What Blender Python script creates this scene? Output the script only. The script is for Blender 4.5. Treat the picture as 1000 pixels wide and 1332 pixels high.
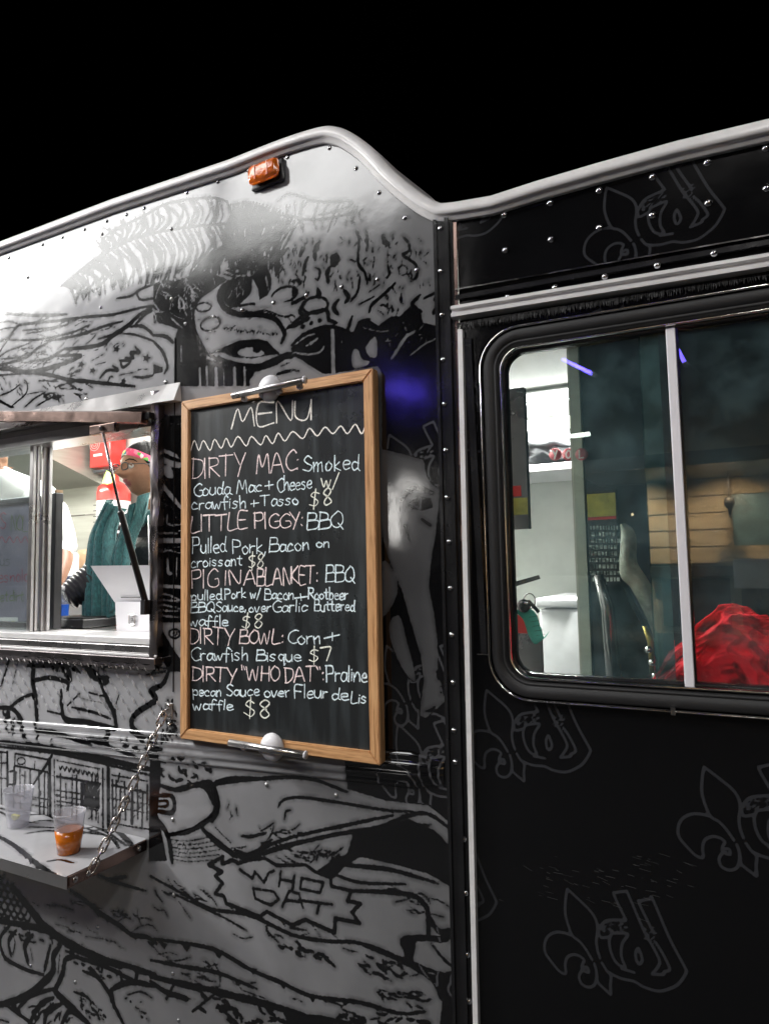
import bpy, bmesh, math, random
import numpy as np
from mathutils import Vector, Matrix, noise
random.seed(7); rng=np.random.default_rng(5)
S=bpy.context.scene
for o in list(bpy.data.objects): bpy.data.objects.remove(o,do_unlink=True)
COL=S.collection
# ---------------------------------------------------------------- camera
YAW,PITCH,ROLL=0.48127564,0.07962123,-0.01995668
FPX,DIST,ZC=880.0,1.36,1.55
def cam_axes():
    f=np.array([-math.sin(YAW)*math.cos(PITCH),math.cos(YAW)*math.cos(PITCH),math.sin(PITCH)])
    r=np.array([math.cos(YAW),math.sin(YAW),0.]);u=np.cross(r,f)
    return r*math.cos(ROLL)+u*math.sin(ROLL),-r*math.sin(ROLL)+u*math.cos(ROLL),f
CR,CU,CF=cam_axes()
cd=bpy.data.cameras.new('camera');cam=bpy.data.objects.new('camera',cd);COL.objects.link(cam)
cd.sensor_fit='VERTICAL';cd.sensor_height=36.0;cd.sensor_width=27.0;cd.lens=FPX/1332*36.0
cd.clip_start=.02;cd.clip_end=500
m=Matrix.Identity(4)
for i in range(3):
    m[i][0]=CR[i];m[i][1]=CU[i];m[i][2]=-CF[i]
m[0][3]=0;m[1][3]=-DIST;m[2][3]=ZC
cam.matrix_world=m;S.camera=cam
# ---------------------------------------------------------------- night sky, no sun
W=bpy.data.worlds.new('World');S.world=W;W.use_nodes=True
wn=W.node_tree;sk=wn.nodes.new('ShaderNodeTexSky');sk.sky_type='NISHITA';sk.sun_disc=False
sk.sun_elevation=math.radians(-12);sk.sun_rotation=math.radians(200)
wn.links.new(sk.outputs[0],wn.nodes['Background'].inputs[0]);wn.nodes['Background'].inputs[1].default_value=.05
S.render.engine='CYCLES'
S.view_settings.view_transform='Standard';S.view_settings.look='None';S.view_settings.gamma=1
S.view_settings.use_curve_mapping=False;S.view_settings.exposure=0.0
S.cycles.max_bounces=8;S.cycles.transparent_max_bounces=16;S.cycles.caustics_reflective=False;S.cycles.caustics_refractive=False

# ---------------------------------------------------------------- measuring helpers
def ray(px,py): return CF*FPX+CR*(px-500)-CU*(py-666)
def P(px,py,y=0.0):           # point on the plane Y=y
    d=ray(px,py);t=(y+DIST)/d[1];return Vector((d[0]*t,y,ZC+d[2]*t))
def PZ(px,py,z):              # point on the plane Z=z
    d=ray(px,py);t=(z-ZC)/d[2];return Vector((d[0]*t,-DIST+d[1]*t,z))
def PX(px,py,x):
    d=ray(px,py);t=x/d[0];return Vector((x,-DIST+d[1]*t,ZC+d[2]*t))
def PM(px,py,y):              # place a thing opposite the truck so that it mirrors in it
    p=P(px,py,y);return Vector((p.x,-y,p.z))
def mpp(px,py,y=0.0):         # metres in a pixel on that plane
    d=ray(px,py);return (y+DIST)/d[1]
def cat(pts,n=6,closed=False):
    pts=[np.array(p,float) for p in pts]
    if len(pts)<3: return pts
    out=[];N=len(pts)
    for i in range(N if closed else N-1):
        p1,p2=pts[i],pts[(i+1)%N]
        p0=pts[i-1] if (i>0 or closed) else 2*p1-p2
        p3=pts[(i+2)%N] if (i+2<N or closed) else 2*p2-p1
        for k in range(n):
            t=k/n;out.append(.5*((2*p1)+(p2-p0)*t+(2*p0-5*p1+4*p2-p3)*t*t+(3*p1-p0-3*p2+p3)*t**3))
    if not closed: out.append(pts[-1])
    return out
# ---------------------------------------------------------------- materials
def mat(name,col,rough=.5,metal=0.,nscale=0,nvar=.15,bump=0,bscale=None,rvar=0,spec=.5,coat=0,coatr=.1,trans=0,emis=None,estr=0,aniso=None,alpha=None,stretch=None,ior=1.5,sheen=0):
    m=bpy.data.materials.new(name);m.use_nodes=True;nt=m.node_tree;b=nt.nodes['Principled BSDF']
    I=b.inputs;I['Base Color'].default_value=(*col,1);I['Roughness'].default_value=rough;I['Metallic'].default_value=metal
    I['Specular IOR Level'].default_value=spec;I['Coat Weight'].default_value=coat;I['Coat Roughness'].default_value=coatr
    I['Transmission Weight'].default_value=trans;I['IOR'].default_value=ior
    if sheen: I['Sheen Weight'].default_value=sheen
    if emis: I['Emission Color'].default_value=(*emis,1);I['Emission Strength'].default_value=estr
    if nscale or bump or rvar:
        tc=nt.nodes.new('ShaderNodeTexCoord');mp=nt.nodes.new('ShaderNodeMapping');nt.links.new(tc.outputs['Object'],mp.inputs[0])
        if stretch: mp.inputs['Scale'].default_value=stretch
        n=nt.nodes.new('ShaderNodeTexNoise');n.inputs['Scale'].default_value=nscale or 8;n.inputs['Detail'].default_value=6;n.inputs['Roughness'].default_value=.62
        nt.links.new(mp.outputs[0],n.inputs['Vector'])
        r=nt.nodes.new('ShaderNodeMapRange');r.inputs[1].default_value=.3;r.inputs[2].default_value=.7
        r.inputs[3].default_value=1-nvar;r.inputs[4].default_value=1+nvar;nt.links.new(n.outputs[0],r.inputs[0])
        mx=nt.nodes.new('ShaderNodeVectorMath');mx.operation='SCALE';mx.inputs[0].default_value=col
        nt.links.new(r.outputs[0],mx.inputs['Scale']);nt.links.new(mx.outputs[0],I['Base Color'])
        if rvar:
            q=nt.nodes.new('ShaderNodeMapRange');q.inputs[1].default_value=.3;q.inputs[2].default_value=.7;q.inputs[3].default_value=max(.02,rough-rvar);q.inputs[4].default_value=rough+rvar
            nt.links.new(n.outputs[0],q.inputs[0]);nt.links.new(q.outputs[0],I['Roughness'])
        if bump:
            n2=nt.nodes.new('ShaderNodeTexNoise');n2.inputs['Scale'].default_value=bscale or 40;n2.inputs['Detail'].default_value=4
            nt.links.new(mp.outputs[0],n2.inputs['Vector'])
            bp=nt.nodes.new('ShaderNodeBump');bp.inputs['Strength'].default_value=bump;bp.inputs['Distance'].default_value=.01
            nt.links.new(n2.outputs[0],bp.inputs['Height']);nt.links.new(bp.outputs[0],I['Normal'])
    return m
M={}
M['white_trim']=mat('white_trim',(.68,.67,.67),.32,nscale=14,nvar=.10,bump=.15,bscale=9,coat=.3)
M['black_trim']=mat('black_trim',(.012,.012,.013),.18,nscale=10,nvar=.3,bump=.1,bscale=14,rvar=.06)
M['rubber']=mat('rubber',(.006,.006,.007),.55,nscale=40,nvar=.3)
M['chrome']=mat('chrome',(.75,.73,.72),.14,1,nscale=30,nvar=.1,rvar=.06)
M['rivet']=mat('rivet',(.42,.42,.44),.14,1.0)
M['rivet_pale']=mat('rivet_pale',(.5,.5,.5),.2,.7)
M['alu']=mat('alu',(.62,.60,.60),.3,1,nscale=5,nvar=.12,rvar=.08)
M['alu_dark']=mat('alu_dark',(.30,.27,.275),.27,1,nscale=5,nvar=.2,rvar=.1,bump=.03,bscale=9)
M['alu_bronze']=mat('alu_bronze',(.36,.25,.215),.27,1,nscale=6,nvar=.3,rvar=.1,bump=.03,bscale=8)
M['steel']=mat('steel',(.36,.36,.32),.42,.6,nscale=3,nvar=.12,rvar=.08,stretch=(1,1,12))
M['wall_white']=mat('wall_white',(.72,.74,.70),.4,nscale=2,nvar=.06)
M['ceiling_white']=mat('ceiling_white',(.7,.7,.68),.5,nscale=2,nvar=.05)
M['floor_dark']=mat('floor_dark',(.07,.07,.07),.5,nscale=20,nvar=.3)
M['navy']=mat('navy',(.012,.015,.028),.35,nscale=6,nvar=.6)
M['asphalt']=mat('asphalt',(.02,.02,.021),.8,nscale=60,nvar=.35,bump=.6,bscale=200)
M['red']=mat('red_paint',(.62,.025,.02),.3,nscale=9,nvar=.1,coat=.4)
M['red_cloth']=mat('red_cloth',(.78,.006,.018),.85,nscale=60,nvar=.2,bump=.2,bscale=300,spec=.2)
M['white_plastic']=mat('white_plastic',(.78,.77,.8),.3,nscale=8,nvar=.04)
M['black_plastic']=mat('black_plastic',(.02,.02,.022),.35,nscale=20,nvar=.2)
M['cardboard']=mat('cardboard',(.42,.28,.17),.8,nscale=20,nvar=.12)
M['paper']=mat('paper',(.7,.7,.68),.7,nscale=12,nvar=.05)
M['skin']=mat('skin',(.33,.165,.10),.38,nscale=50,nvar=.12,spec=.4,bump=.08,bscale=220)
M['skin'].node_tree.nodes['Principled BSDF'].inputs['Subsurface Weight'].default_value=.12
M['skin'].node_tree.nodes['Principled BSDF'].inputs['Subsurface Radius'].default_value=(.01,.004,.002)
M['skin_dark']=mat('skin_dark',(.20,.09,.05),.45,nscale=50,nvar=.12)
M['lip']=mat('lip',(.28,.075,.07),.3,nscale=60,nvar=.15)
M['hair']=mat('hair',(.006,.005,.005),.6,nscale=120,nvar=.5,bump=.5,bscale=250,spec=.2)
M['leather']=mat('leather',(.012,.012,.014),.3,nscale=30,nvar=.3,bump=.3,bscale=60)
M['black_cloth']=mat('black_cloth',(.015,.015,.018),.8,nscale=60,nvar=.3)
M['white_shirt']=mat('white_shirt',(.8,.8,.8),.8,nscale=8,nvar=.03,bump=.4,bscale=8)
M['jeans']=mat('jeans',(.03,.04,.08),.8,nscale=60,nvar=.2)
M['amber']=mat('amber_lens',(.72,.14,.01),.12,coat=.6,coatr=.04,spec=.8,nscale=30,nvar=.25,bump=.3,bscale=60)
M['post_white']=mat('post_white',(.72,.70,.74),.35,nscale=6,nvar=.05)
M['tag_green']=mat('tag_green',(.10,.48,.36),.6,nscale=30,nvar=.1)
M['blue_label']=mat('blue_label',(.02,.12,.62),.3,nscale=9,nvar=.05)
M['lemon']=mat('lemon',(.75,.72,.12),.4,nscale=60,nvar=.15)
M['chain']=mat('chain_steel',(.55,.50,.47),.24,1,nscale=40,nvar=.3,rvar=.1)
def clearmat(name,tint,rough,ior=1.45,even=False,haze=0.,hcol=(.8,.8,.8)):
    m=bpy.data.materials.new(name);m.use_nodes=True;nt=m.node_tree;nt.nodes.clear();N=nt.nodes.new;L=nt.links.new
    out=N('ShaderNodeOutputMaterial');tr=N('ShaderNodeBsdfTransparent');tr.inputs[0].default_value=(*tint,1)
    gl=N('ShaderNodeBsdfGlossy');gl.inputs['Roughness'].default_value=rough
    lw=N('ShaderNodeLayerWeight');lw.inputs['Blend'].default_value=.5;f0=((ior-1)/(ior+1))**2
    pw=N('ShaderNodeMath');pw.operation='POWER';pw.inputs[1].default_value=5;L(lw.outputs['Facing'],pw.inputs[0])
    fr=N('ShaderNodeMath');fr.operation='MULTIPLY_ADD';fr.inputs[1].default_value=1-f0;fr.inputs[2].default_value=f0;L(pw.outputs[0],fr.inputs[0]);mx=N('ShaderNodeMixShader')
    L(fr.outputs[0],mx.inputs[0]);L(gl.outputs[0],mx.inputs[2]);src=tr.outputs[0]
    if haze:
        df=N('ShaderNodeBsdfDiffuse');df.inputs[0].default_value=(*hcol,1)
        tc=N('ShaderNodeTexCoord');n=N('ShaderNodeTexNoise');n.inputs['Scale'].default_value=9;n.inputs['Detail'].default_value=8;n.inputs['Roughness'].default_value=.7
        L(tc.outputs['Object'],n.inputs['Vector'])
        r=N('ShaderNodeMapRange');r.inputs[1].default_value=.42;r.inputs[2].default_value=.75;r.inputs[3].default_value=haze*(1 if even else .35);r.inputs[4].default_value=haze*(1 if even else 2)
        L(n.outputs[0],r.inputs[0]);m2=N('ShaderNodeMixShader');L(r.outputs[0],m2.inputs[0]);L(tr.outputs[0],m2.inputs[1]);L(df.outputs[0],m2.inputs[2]);src=m2.outputs[0]
    L(src,mx.inputs[1]);L(mx.outputs[0],out.inputs[0]);return m
M['glass']=clearmat('window_glass',(.95,.985,.975),.0,1.7,haze=.045,hcol=(.30,.48,.52))
M['glass_clean']=clearmat('sliding_glass',(.93,.95,.95),.0,1.5,haze=.03)
M['glass_teal']=clearmat('overlapped_glass',(.45,.62,.62),.0,1.5,haze=.12,hcol=(.3,.5,.52))
M['cup']=clearmat('cup_plastic',(.94,.94,.96),.25,1.4,even=True,haze=.24,hcol=(.8,.8,.84))
M['bottle']=clearmat('bottle_plastic',(.92,.95,.97),.05,1.8,haze=.2)
M['drink']=mat('amber_drink',(.52,.135,.01),.12,coat=.5,nscale=20,nvar=.1)
def wood():
    m=mat('oak',(.50,.27,.13),.42,spec=.4,coat=.15);nt=m.node_tree;b=nt.nodes['Principled BSDF'];N=nt.nodes.new;L=nt.links.new
    at=N('ShaderNodeAttribute');at.attribute_name='grain'
    mp=N('ShaderNodeMapping');mp.inputs['Scale'].default_value=(3,55,55);L(at.outputs['Vector'],mp.inputs[0])
    n=N('ShaderNodeTexNoise');n.inputs['Scale'].default_value=3;n.inputs['Detail'].default_value=8;n.inputs['Distortion'].default_value=.5;L(mp.outputs[0],n.inputs[0])
    w=N('ShaderNodeTexNoise');w.inputs['Scale'].default_value=12;w.inputs['Detail'].default_value=3;L(mp.outputs[0],w.inputs[0])
    mm=N('ShaderNodeMath');mm.operation='MULTIPLY_ADD';mm.inputs[1].default_value=.4;L(w.outputs[0],mm.inputs[0]);L(n.outputs[0],mm.inputs[2])
    cr=N('ShaderNodeValToRGB');L(mm.outputs[0],cr.inputs[0]);e=cr.color_ramp.elements
    e[0].position=.45;e[0].color=(.30,.14,.055,1);e[1].position=.95;e[1].color=(.72,.43,.21,1)
    x=cr.color_ramp.elements.new(.66);x.color=(.58,.31,.14,1)
    L(cr.outputs[0],b.inputs['Base Color']);bp=N('ShaderNodeBump');bp.inputs['Strength'].default_value=.25;bp.inputs['Distance'].default_value=.002
    L(mm.outputs[0],bp.inputs['Height']);L(bp.outputs[0],b.inputs['Normal']);return m
M['oak']=wood()
def artmat(name,emb=(.055,.055,.06),black=(.0035,.0035,.004),tonegain=1.0,coatr=.10,cior=1.75):
    """printed vinyl wrap: 'ink' holds the drawn outline (metres, + = silver), 'tone' the silver strength, 'emb' the grey emblem outline"""
    m=bpy.data.materials.new(name);m.use_nodes=True;nt=m.node_tree;b=nt.nodes['Principled BSDF'];N=nt.nodes.new;L=nt.links.new
    def at(n): a=N('ShaderNodeAttribute');a.attribute_name=n;return a
    tc=N('ShaderNodeTexCoord')
    def nz(s,d): n=N('ShaderNodeTexNoise');n.inputs['Scale'].default_value=s;n.inputs['Detail'].default_value=d;L(tc.outputs['Object'],n.inputs[0]);return n
    n1=nz(120,3);n2=nz(9,5)
    ad=N('ShaderNodeMath');ad.operation='MULTIPLY_ADD';ad.inputs[1].default_value=.0058;L(n1.outputs[0],ad.inputs[0]);L(at('ink').outputs['Fac'],ad.inputs[2])
    mr=N('ShaderNodeMapRange');mr.inputs[1].default_value=.0026;mr.inputs[2].default_value=.0044;L(ad.outputs[0],mr.inputs[0])
    tn=N('ShaderNodeMath');tn.operation='MULTIPLY_ADD';tn.inputs[1].default_value=.45;tn.inputs[2].default_value=.78;L(n2.outputs[0],tn.inputs[0])
    t0=N('ShaderNodeMath');t0.operation='MULTIPLY';L(tn.outputs[0],t0.inputs[0]);L(at('tone').outputs['Fac'],t0.inputs[1])
    n5=nz(26,5);sh=N('ShaderNodeMapRange');sh.inputs[1].default_value=.0;sh.inputs[2].default_value=.010;sh.inputs[3].default_value=.45;sh.inputs[4].default_value=1.05;L(at('ink').outputs['Fac'],sh.inputs[0])
    nr=N('ShaderNodeMapRange');nr.inputs[1].default_value=.42;nr.inputs[2].default_value=.62;L(n5.outputs[0],nr.inputs[0])
    sm=N('ShaderNodeMix');L(nr.outputs[0],sm.inputs[0]);L(sh.outputs[0],sm.inputs[2]);sm.inputs[3].default_value=1.06
    t2=N('ShaderNodeMath');t2.operation='MULTIPLY';L(t0.outputs[0],t2.inputs[0]);L(sm.outputs[0],t2.inputs[1])
    sil=N('ShaderNodeVectorMath');sil.operation='SCALE';sil.inputs[0].default_value=(.325*tonegain,.325*tonegain,.338*tonegain);L(t2.outputs[0],sil.inputs['Scale'])
    mx=N('ShaderNodeMix');mx.data_type='RGBA';L(mr.outputs[0],mx.inputs[0]);mx.inputs[6].default_value=(*black,1);L(sil.outputs[0],mx.inputs[7])
    me=N('ShaderNodeMapRange');me.inputs[1].default_value=.0006;me.inputs[2].default_value=-.0006;L(at('emb').outputs['Fac'],me.inputs[0])
    mk=N('ShaderNodeMath');mk.operation='MULTIPLY';L(me.outputs[0],mk.inputs[0]);mk.inputs[1].default_value=1
    m2=N('ShaderNodeMix');m2.data_type='RGBA';L(mk.outputs[0],m2.inputs[0]);L(mx.outputs[2],m2.inputs[6]);m2.inputs[7].default_value=(*emb,1)
    L(m2.outputs[2],b.inputs['Base Color']);b.inputs['Roughness'].default_value=.32;b.inputs['Specular IOR Level'].default_value=.0
    mf=N('ShaderNodeMath');mf.operation='MULTIPLY';mf.inputs[1].default_value=.0;L(mr.outputs[0],mf.inputs[0]);L(mf.outputs[0],b.inputs['Metallic'])
    b.inputs['Coat Weight'].default_value=1;n6=nz(3.5,7);rr=N('ShaderNodeMapRange');rr.inputs[1].default_value=.35;rr.inputs[2].default_value=.7;rr.inputs[3].default_value=coatr*.6;rr.inputs[4].default_value=coatr*1.7;L(n6.outputs[0],rr.inputs[0]);L(rr.outputs[0],b.inputs['Coat Roughness']);b.inputs['Coat IOR'].default_value=cior
    n3=nz(7,3);n4=nz(240,2)
    bp=N('ShaderNodeBump');bp.inputs['Strength'].default_value=.08;bp.inputs['Distance'].default_value=.01;L(n3.outputs[0],bp.inputs['Height'])
    b2=N('ShaderNodeBump');b2.inputs['Strength'].default_value=.02;b2.inputs['Distance'].default_value=.002;L(n4.outputs[0],b2.inputs['Height']);L(bp.outputs[0],b2.inputs['Normal'])
    L(b2.outputs[0],b.inputs['Normal']);L(b2.outputs[0],b.inputs['Coat Normal']);return m
M['wrap']=artmat('printed_wrap');M['wrap_cab']=artmat('printed_cab_wrap',emb=(.030,.031,.035),coatr=.09,cior=1.55)
# ---------------------------------------------------------------- object helpers
def thing(name,loc,label,category,group=None):
    o=bpy.data.objects.new(name,None);COL.objects.link(o);o.location=loc;o.empty_display_size=.1
    o['label']=label;o['category']=category
    if group:o['group']=group
    return o
def parent(o,p):
    o.parent=p
    if p is not None:
        # accumulate ancestors' translations (only translations are used)
        t=Vector((0,0,0));q=p
        while q is not None: t+=q.location+ (q.matrix_parent_inverse.translation if q.parent else Vector((0,0,0)));q=q.parent
        o.matrix_parent_inverse=Matrix.Translation(-t)
    return o
def put(name,verts,faces,material,par=None,smooth=False,label=None,stuff=False):
    me=bpy.data.meshes.new(name);me.from_pydata([tuple(v) for v in verts],[],faces);me.update()
    o=bpy.data.objects.new(name,me);COL.objects.link(o)
    if material is not None: me.materials.append(M[material] if isinstance(material,str) else material)
    if smooth: me.polygons.foreach_set('use_smooth',[True]*len(me.polygons))
    if par: parent(o,par)
    if label:o['label']=label
    if stuff:o['kind']='stuff'
    return o
def tag(o,label,category,group=None,kind=None):
    if label:o['label']=label
    if category:o['category']=category
    if group:o['group']=group
    if kind:o['kind']=kind
    return o
class MB:
    def __init__(s): s.v=[];s.f=[]
    def add(s,v,f):
        k=len(s.v);s.v+= [Vector(a) for a in v];s.f+=[tuple(i+k for i in q) for q in f];return s
    def box(s,a,b,bev=0):
        a=Vector(a);b=Vector(b);lo=Vector([min(a[i],b[i]) for i in range(3)]);hi=Vector([max(a[i],b[i]) for i in range(3)])
        if bev<=0:
            v=[(x,y,z) for x in (lo.x,hi.x) for y in (lo.y,hi.y) for z in (lo.z,hi.z)]
            return s.add(v,[(0,1,3,2),(4,6,7,5),(0,4,5,1),(2,3,7,6),(0,2,6,4),(1,5,7,3)])
        bm=bmesh.new();bmesh.ops.create_cube(bm,size=1)
        for q in bm.verts: q.co=Vector([(lo[i]+hi[i])/2+q.co[i]*(hi[i]-lo[i]) for i in range(3)])
        bmesh.ops.bevel(bm,geom=bm.edges[:]+bm.verts[:],offset=bev,segments=2,affect='EDGES',profile=.5)
        return s.bm(bm)
    def bm(s,bm):
        bm.verts.index_update();s.add([v.co.copy() for v in bm.verts],[[v.index for v in f.verts] for f in bm.faces]);bm.free();return s
    def hexa(s,q):  # 8 points: bottom 4, top 4
        return s.add(q,[(3,2,1,0),(4,5,6,7),(0,1,5,4),(1,2,6,5),(2,3,7,6),(3,0,4,7)])
    def prism(s,poly,off):
        n=len(poly);off=Vector(off);v=[Vector(p) for p in poly]+[Vector(p)+off for p in poly]
        return s.add(v,[tuple(range(n-1,-1,-1)),tuple(range(n,2*n))]+[(i,(i+1)%n,n+(i+1)%n,n+i) for i in range(n)])
    def tube(s,pts,r,n=10,cap=True,closed=False,flat=1.0,up=None):
        pts=[Vector(p) for p in pts];N=len(pts);rs=r if hasattr(r,'__len__') else [r]*N
        k=len(s.v);prev=None
        for i,p in enumerate(pts):
            t=(pts[(i+1)%N]-pts[i-1]) if (closed or 0<i<N-1) else (pts[1]-pts[0] if i==0 else pts[-1]-pts[-2])
            t.normalize()
            if prev is None:
                a=Vector(up) if up else (Vector((0,0,1)) if abs(t.z)<.9 else Vector((1,0,0)))
                u=t.cross(a).normalized()
            else:
                u=(prev-t*prev.dot(t)).normalized()
            prev=u;w=t.cross(u)
            for j in range(n):
                a=2*math.pi*j/n;s.v.append(p+(u*math.cos(a)+w*math.sin(a)*flat)*rs[i])
        for i in range(N if closed else N-1):
            for j in range(n):
                a=k+i*n+j;b=k+i*n+(j+1)%n;c=k+((i+1)%N)*n+(j+1)%n;d=k+((i+1)%N)*n+j;s.f.append((a,b,c,d))
        if cap and not closed:
            s.f.append(tuple(k+j for j in range(n-1,-1,-1)));s.f.append(tuple(k+(N-1)*n+j for j in range(n)))
        return s
    def lathe(s,prof,c,axis=(0,0,1),n=20,cap=True):
        c=Vector(c);ax=Vector(axis).normalized();a=Vector((1,0,0)) if abs(ax.x)<.9 else Vector((0,1,0));u=ax.cross(a).normalized();w=ax.cross(u)
        k=len(s.v)
        for r,h in prof:
            for j in range(n):
                t=2*math.pi*j/n;s.v.append(c+ax*h+(u*math.cos(t)+w*math.sin(t))*r)
        for i in range(len(prof)-1):
            for j in range(n):
                s.f.append((k+i*n+j,k+i*n+(j+1)%n,k+(i+1)*n+(j+1)%n,k+(i+1)*n+j))
        if cap:
            s.f.append(tuple(k+j for j in range(n-1,-1,-1)));s.f.append(tuple(k+(len(prof)-1)*n+j for j in range(n)))
        return s
    def grid(s,fn,nu,nv):
        k=len(s.v)
        for j in range(nv+1):
            for i in range(nu+1): s.v.append(Vector(fn(i/nu,j/nv)))
        for j in range(nv):
            for i in range(nu):
                a=k+j*(nu+1)+i;s.f.append((a,a+1,a+nu+2,a+nu+1))
        return s
    def sweep(s,path,prof,closed=False,plane='XZ'):
        """prof: (n,y) pairs: n along the left normal of path in the XZ plane, y depth. path: (x,z) list"""
        N=len(path);k=len(s.v);m_=len(prof)
        for i in range(N):
            a=np.array(path[i-1] if (i>0 or closed) else path[i]);b=np.array(path[(i+1)%N] if (i<N-1 or closed) else path[i])
            t=b-a;t=t/np.linalg.norm(t);nn=np.array([-t[1],t[0]])
            for (q,y) in prof:
                p=np.array(path[i])+nn*q;s.v.append(Vector((p[0],y,p[1])))
        for i in range(N if closed else N-1):
            for j in range(m_-1):
                a=k+i*m_+j;c=k+((i+1)%N)*m_+j;s.f.append((a,c,c+1,a+1))
        return s
    def put(s,name,material,par=None,smooth=False,label=None,stuff=False):
        o=put(name,s.v,s.f,material,par,smooth,label,stuff);return o
def copyof(o,loc=None,par=None,label=None):
    c=o.copy();COL.objects.link(c)
    if loc is not None:c.location=loc
    if label:c['label']=label
    return c
def autosmooth(o,ang=40):
    me=o.data;bm=bmesh.new();bm.from_mesh(me)
    for e in bm.edges:
        if len(e.link_faces)==2 and e.calc_face_angle(0)>math.radians(ang): e.smooth=False
    for f in bm.faces:f.smooth=True
    bm.to_mesh(me);bm.free();return o
def fixn(o):
    bm=bmesh.new();bm.from_mesh(o.data);bmesh.ops.recalc_face_normals(bm,faces=bm.faces);bm.to_mesh(o.data);bm.free();return o
# ================================================================ drawn fields (distance to the drawn line, in metres)
class Field:
    def __init__(s,xs,zs):
        s.xs=np.array(xs);s.zs=np.array(zs);s.ink=np.full((len(zs),len(xs)),.02);s.emb=np.full((len(zs),len(xs)),.02)
        s.tone=np.ones((len(zs),len(xs)))
    def win(s,pts,r):
        a=pts.min(0)-r;b=pts.max(0)+r
        i0,i1=np.searchsorted(s.xs,a[0]),np.searchsorted(s.xs,b[0]);j0,j1=np.searchsorted(s.zs,a[1]),np.searchsorted(s.zs,b[1])
        return i0,i1,j0,j1
    def dist(s,pts,w,pad=.02):
        i0,i1,j0,j1=s.win(pts,pad+max(w))
        if i1<=i0 or j1<=j0: return None
        X,Z=np.meshgrid(s.xs[i0:i1],s.zs[j0:j1]);d=np.full(X.shape,9.)
        for k in range(len(pts)-1):
            a,b=pts[k],pts[k+1];ab=b-a;L=(ab**2).sum()+1e-12
            t=np.clip(((X-a[0])*ab[0]+(Z-a[1])*ab[1])/L,0,1)
            d=np.minimum(d,np.hypot(X-a[0]-t*ab[0],Z-a[1]-t*ab[1])-(w[k]*(1-t)+w[k+1]*t))
        return (slice(j0,j1),slice(i0,i1)),d
    def stroke(s,pts,w,ink=True,layer='ink'):
        pts=np.array(pts);w=np.array(w if hasattr(w,'__len__') else [w]*len(pts))
        r=s.dist(pts,w)
        if r is None:return
        sl,d=r
        if layer=='emb': s.emb[sl]=np.minimum(s.emb[sl],d)
        elif ink: s.ink[sl]=np.minimum(s.ink[sl],d)
        else: s.ink[sl]=np.maximum(s.ink[sl],-d)
    def poly(s,pts,ink=True):
        pts=np.array(pts);c=np.vstack([pts,pts[:1]]);r=s.dist(c,np.zeros(len(c)))
        if r is None:return
        sl,d=r;X,Z=np.meshgrid(s.xs[sl[1]],s.zs[sl[0]]);ins=np.zeros(X.shape,bool)
        for k in range(len(pts)):
            a,b=c[k],c[k+1]
            if a[1]==b[1]:continue
            ins^=((a[1]>Z)!=(b[1]>Z))&(X<(b[0]-a[0])*(Z-a[1])/(b[1]-a[1])+a[0])
        d=np.clip(np.where(ins,-d,d),-.02,.02)
        s.ink[sl]=np.minimum(s.ink[sl],d) if ink else np.maximum(s.ink[sl],-d)
    def sample(s,x,z,f=None):
        f=s.ink if f is None else f
        i=int(np.clip(np.searchsorted(s.xs,x)-1,0,len(s.xs)-2));j=int(np.clip(np.searchsorted(s.zs,z)-1,0,len(s.zs)-2))
        u=np.clip((x-s.xs[i])/(s.xs[i+1]-s.xs[i]),0,1);v=np.clip((z-s.zs[j])/(s.zs[j+1]-s.zs[j]),0,1)
        return float((f[j,i]*(1-u)+f[j,i+1]*u)*(1-v)+(f[j+1,i]*(1-u)+f[j+1,i+1]*u)*v)
    def mesh(s,name,keep,material,par,y=0.0,yfun=None):
        nz,nx=s.ink.shape;X,Z=np.meshgrid(s.xs,s.zs)
        cx=(s.xs[:-1]+s.xs[1:])/2;cz=(s.zs[:-1]+s.zs[1:])/2;CX,CZ=np.meshgrid(cx,cz);k=keep(CX,CZ)
        jj,ii=np.nonzero(k);a=jj*nx+ii;q=np.stack([a,a+1,a+nx+1,a+nx],1)
        used,inv=np.unique(q.ravel(),return_inverse=True);Y=np.full(X.shape,y) if yfun is None else yfun(X,Z)
        co=np.stack([X.ravel()[used],Y.ravel()[used],Z.ravel()[used]],1).astype(np.float32)
        me=bpy.data.meshes.new(name);me.vertices.add(len(used));me.vertices.foreach_set('co',co.ravel())
        n=len(q);me.loops.add(n*4);me.loops.foreach_set('vertex_index',inv.astype(np.int32).ravel())
        me.polygons.add(n);me.polygons.foreach_set('loop_start',np.arange(0,n*4,4,dtype=np.int32));me.update(calc_edges=True)
        for nm_,arr in (('ink',s.ink),('tone',s.tone),('emb',s.emb)):
            t=me.attributes.new(nm_,'FLOAT','POINT');t.data.foreach_set('value',arr.ravel()[used].astype(np.float32))
        me.materials.append(M[material]);o=bpy.data.objects.new(name,me);COL.objects.link(o)
        me.polygons.foreach_set('use_smooth',[True]*n)
        if par:parent(o,par)
        return o
    def paint(s,o):     # give any mesh the drawing that lies over it
        me=o.data
        for nm_,arr in (('ink',s.ink),('tone',s.tone),('emb',s.emb)):
            t=me.attributes.new(nm_,'FLOAT','POINT')
            for k,v in enumerate(me.vertices): t.data[k].value=s.sample(v.co.x,v.co.z,arr)
        return o
def lin(a,b,st): return list(np.arange(a,b,st))
ART=Field(lin(-3.4,-2.3,.014)+lin(-2.3,-.53,.004),lin(.18,2.68,.004))
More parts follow.
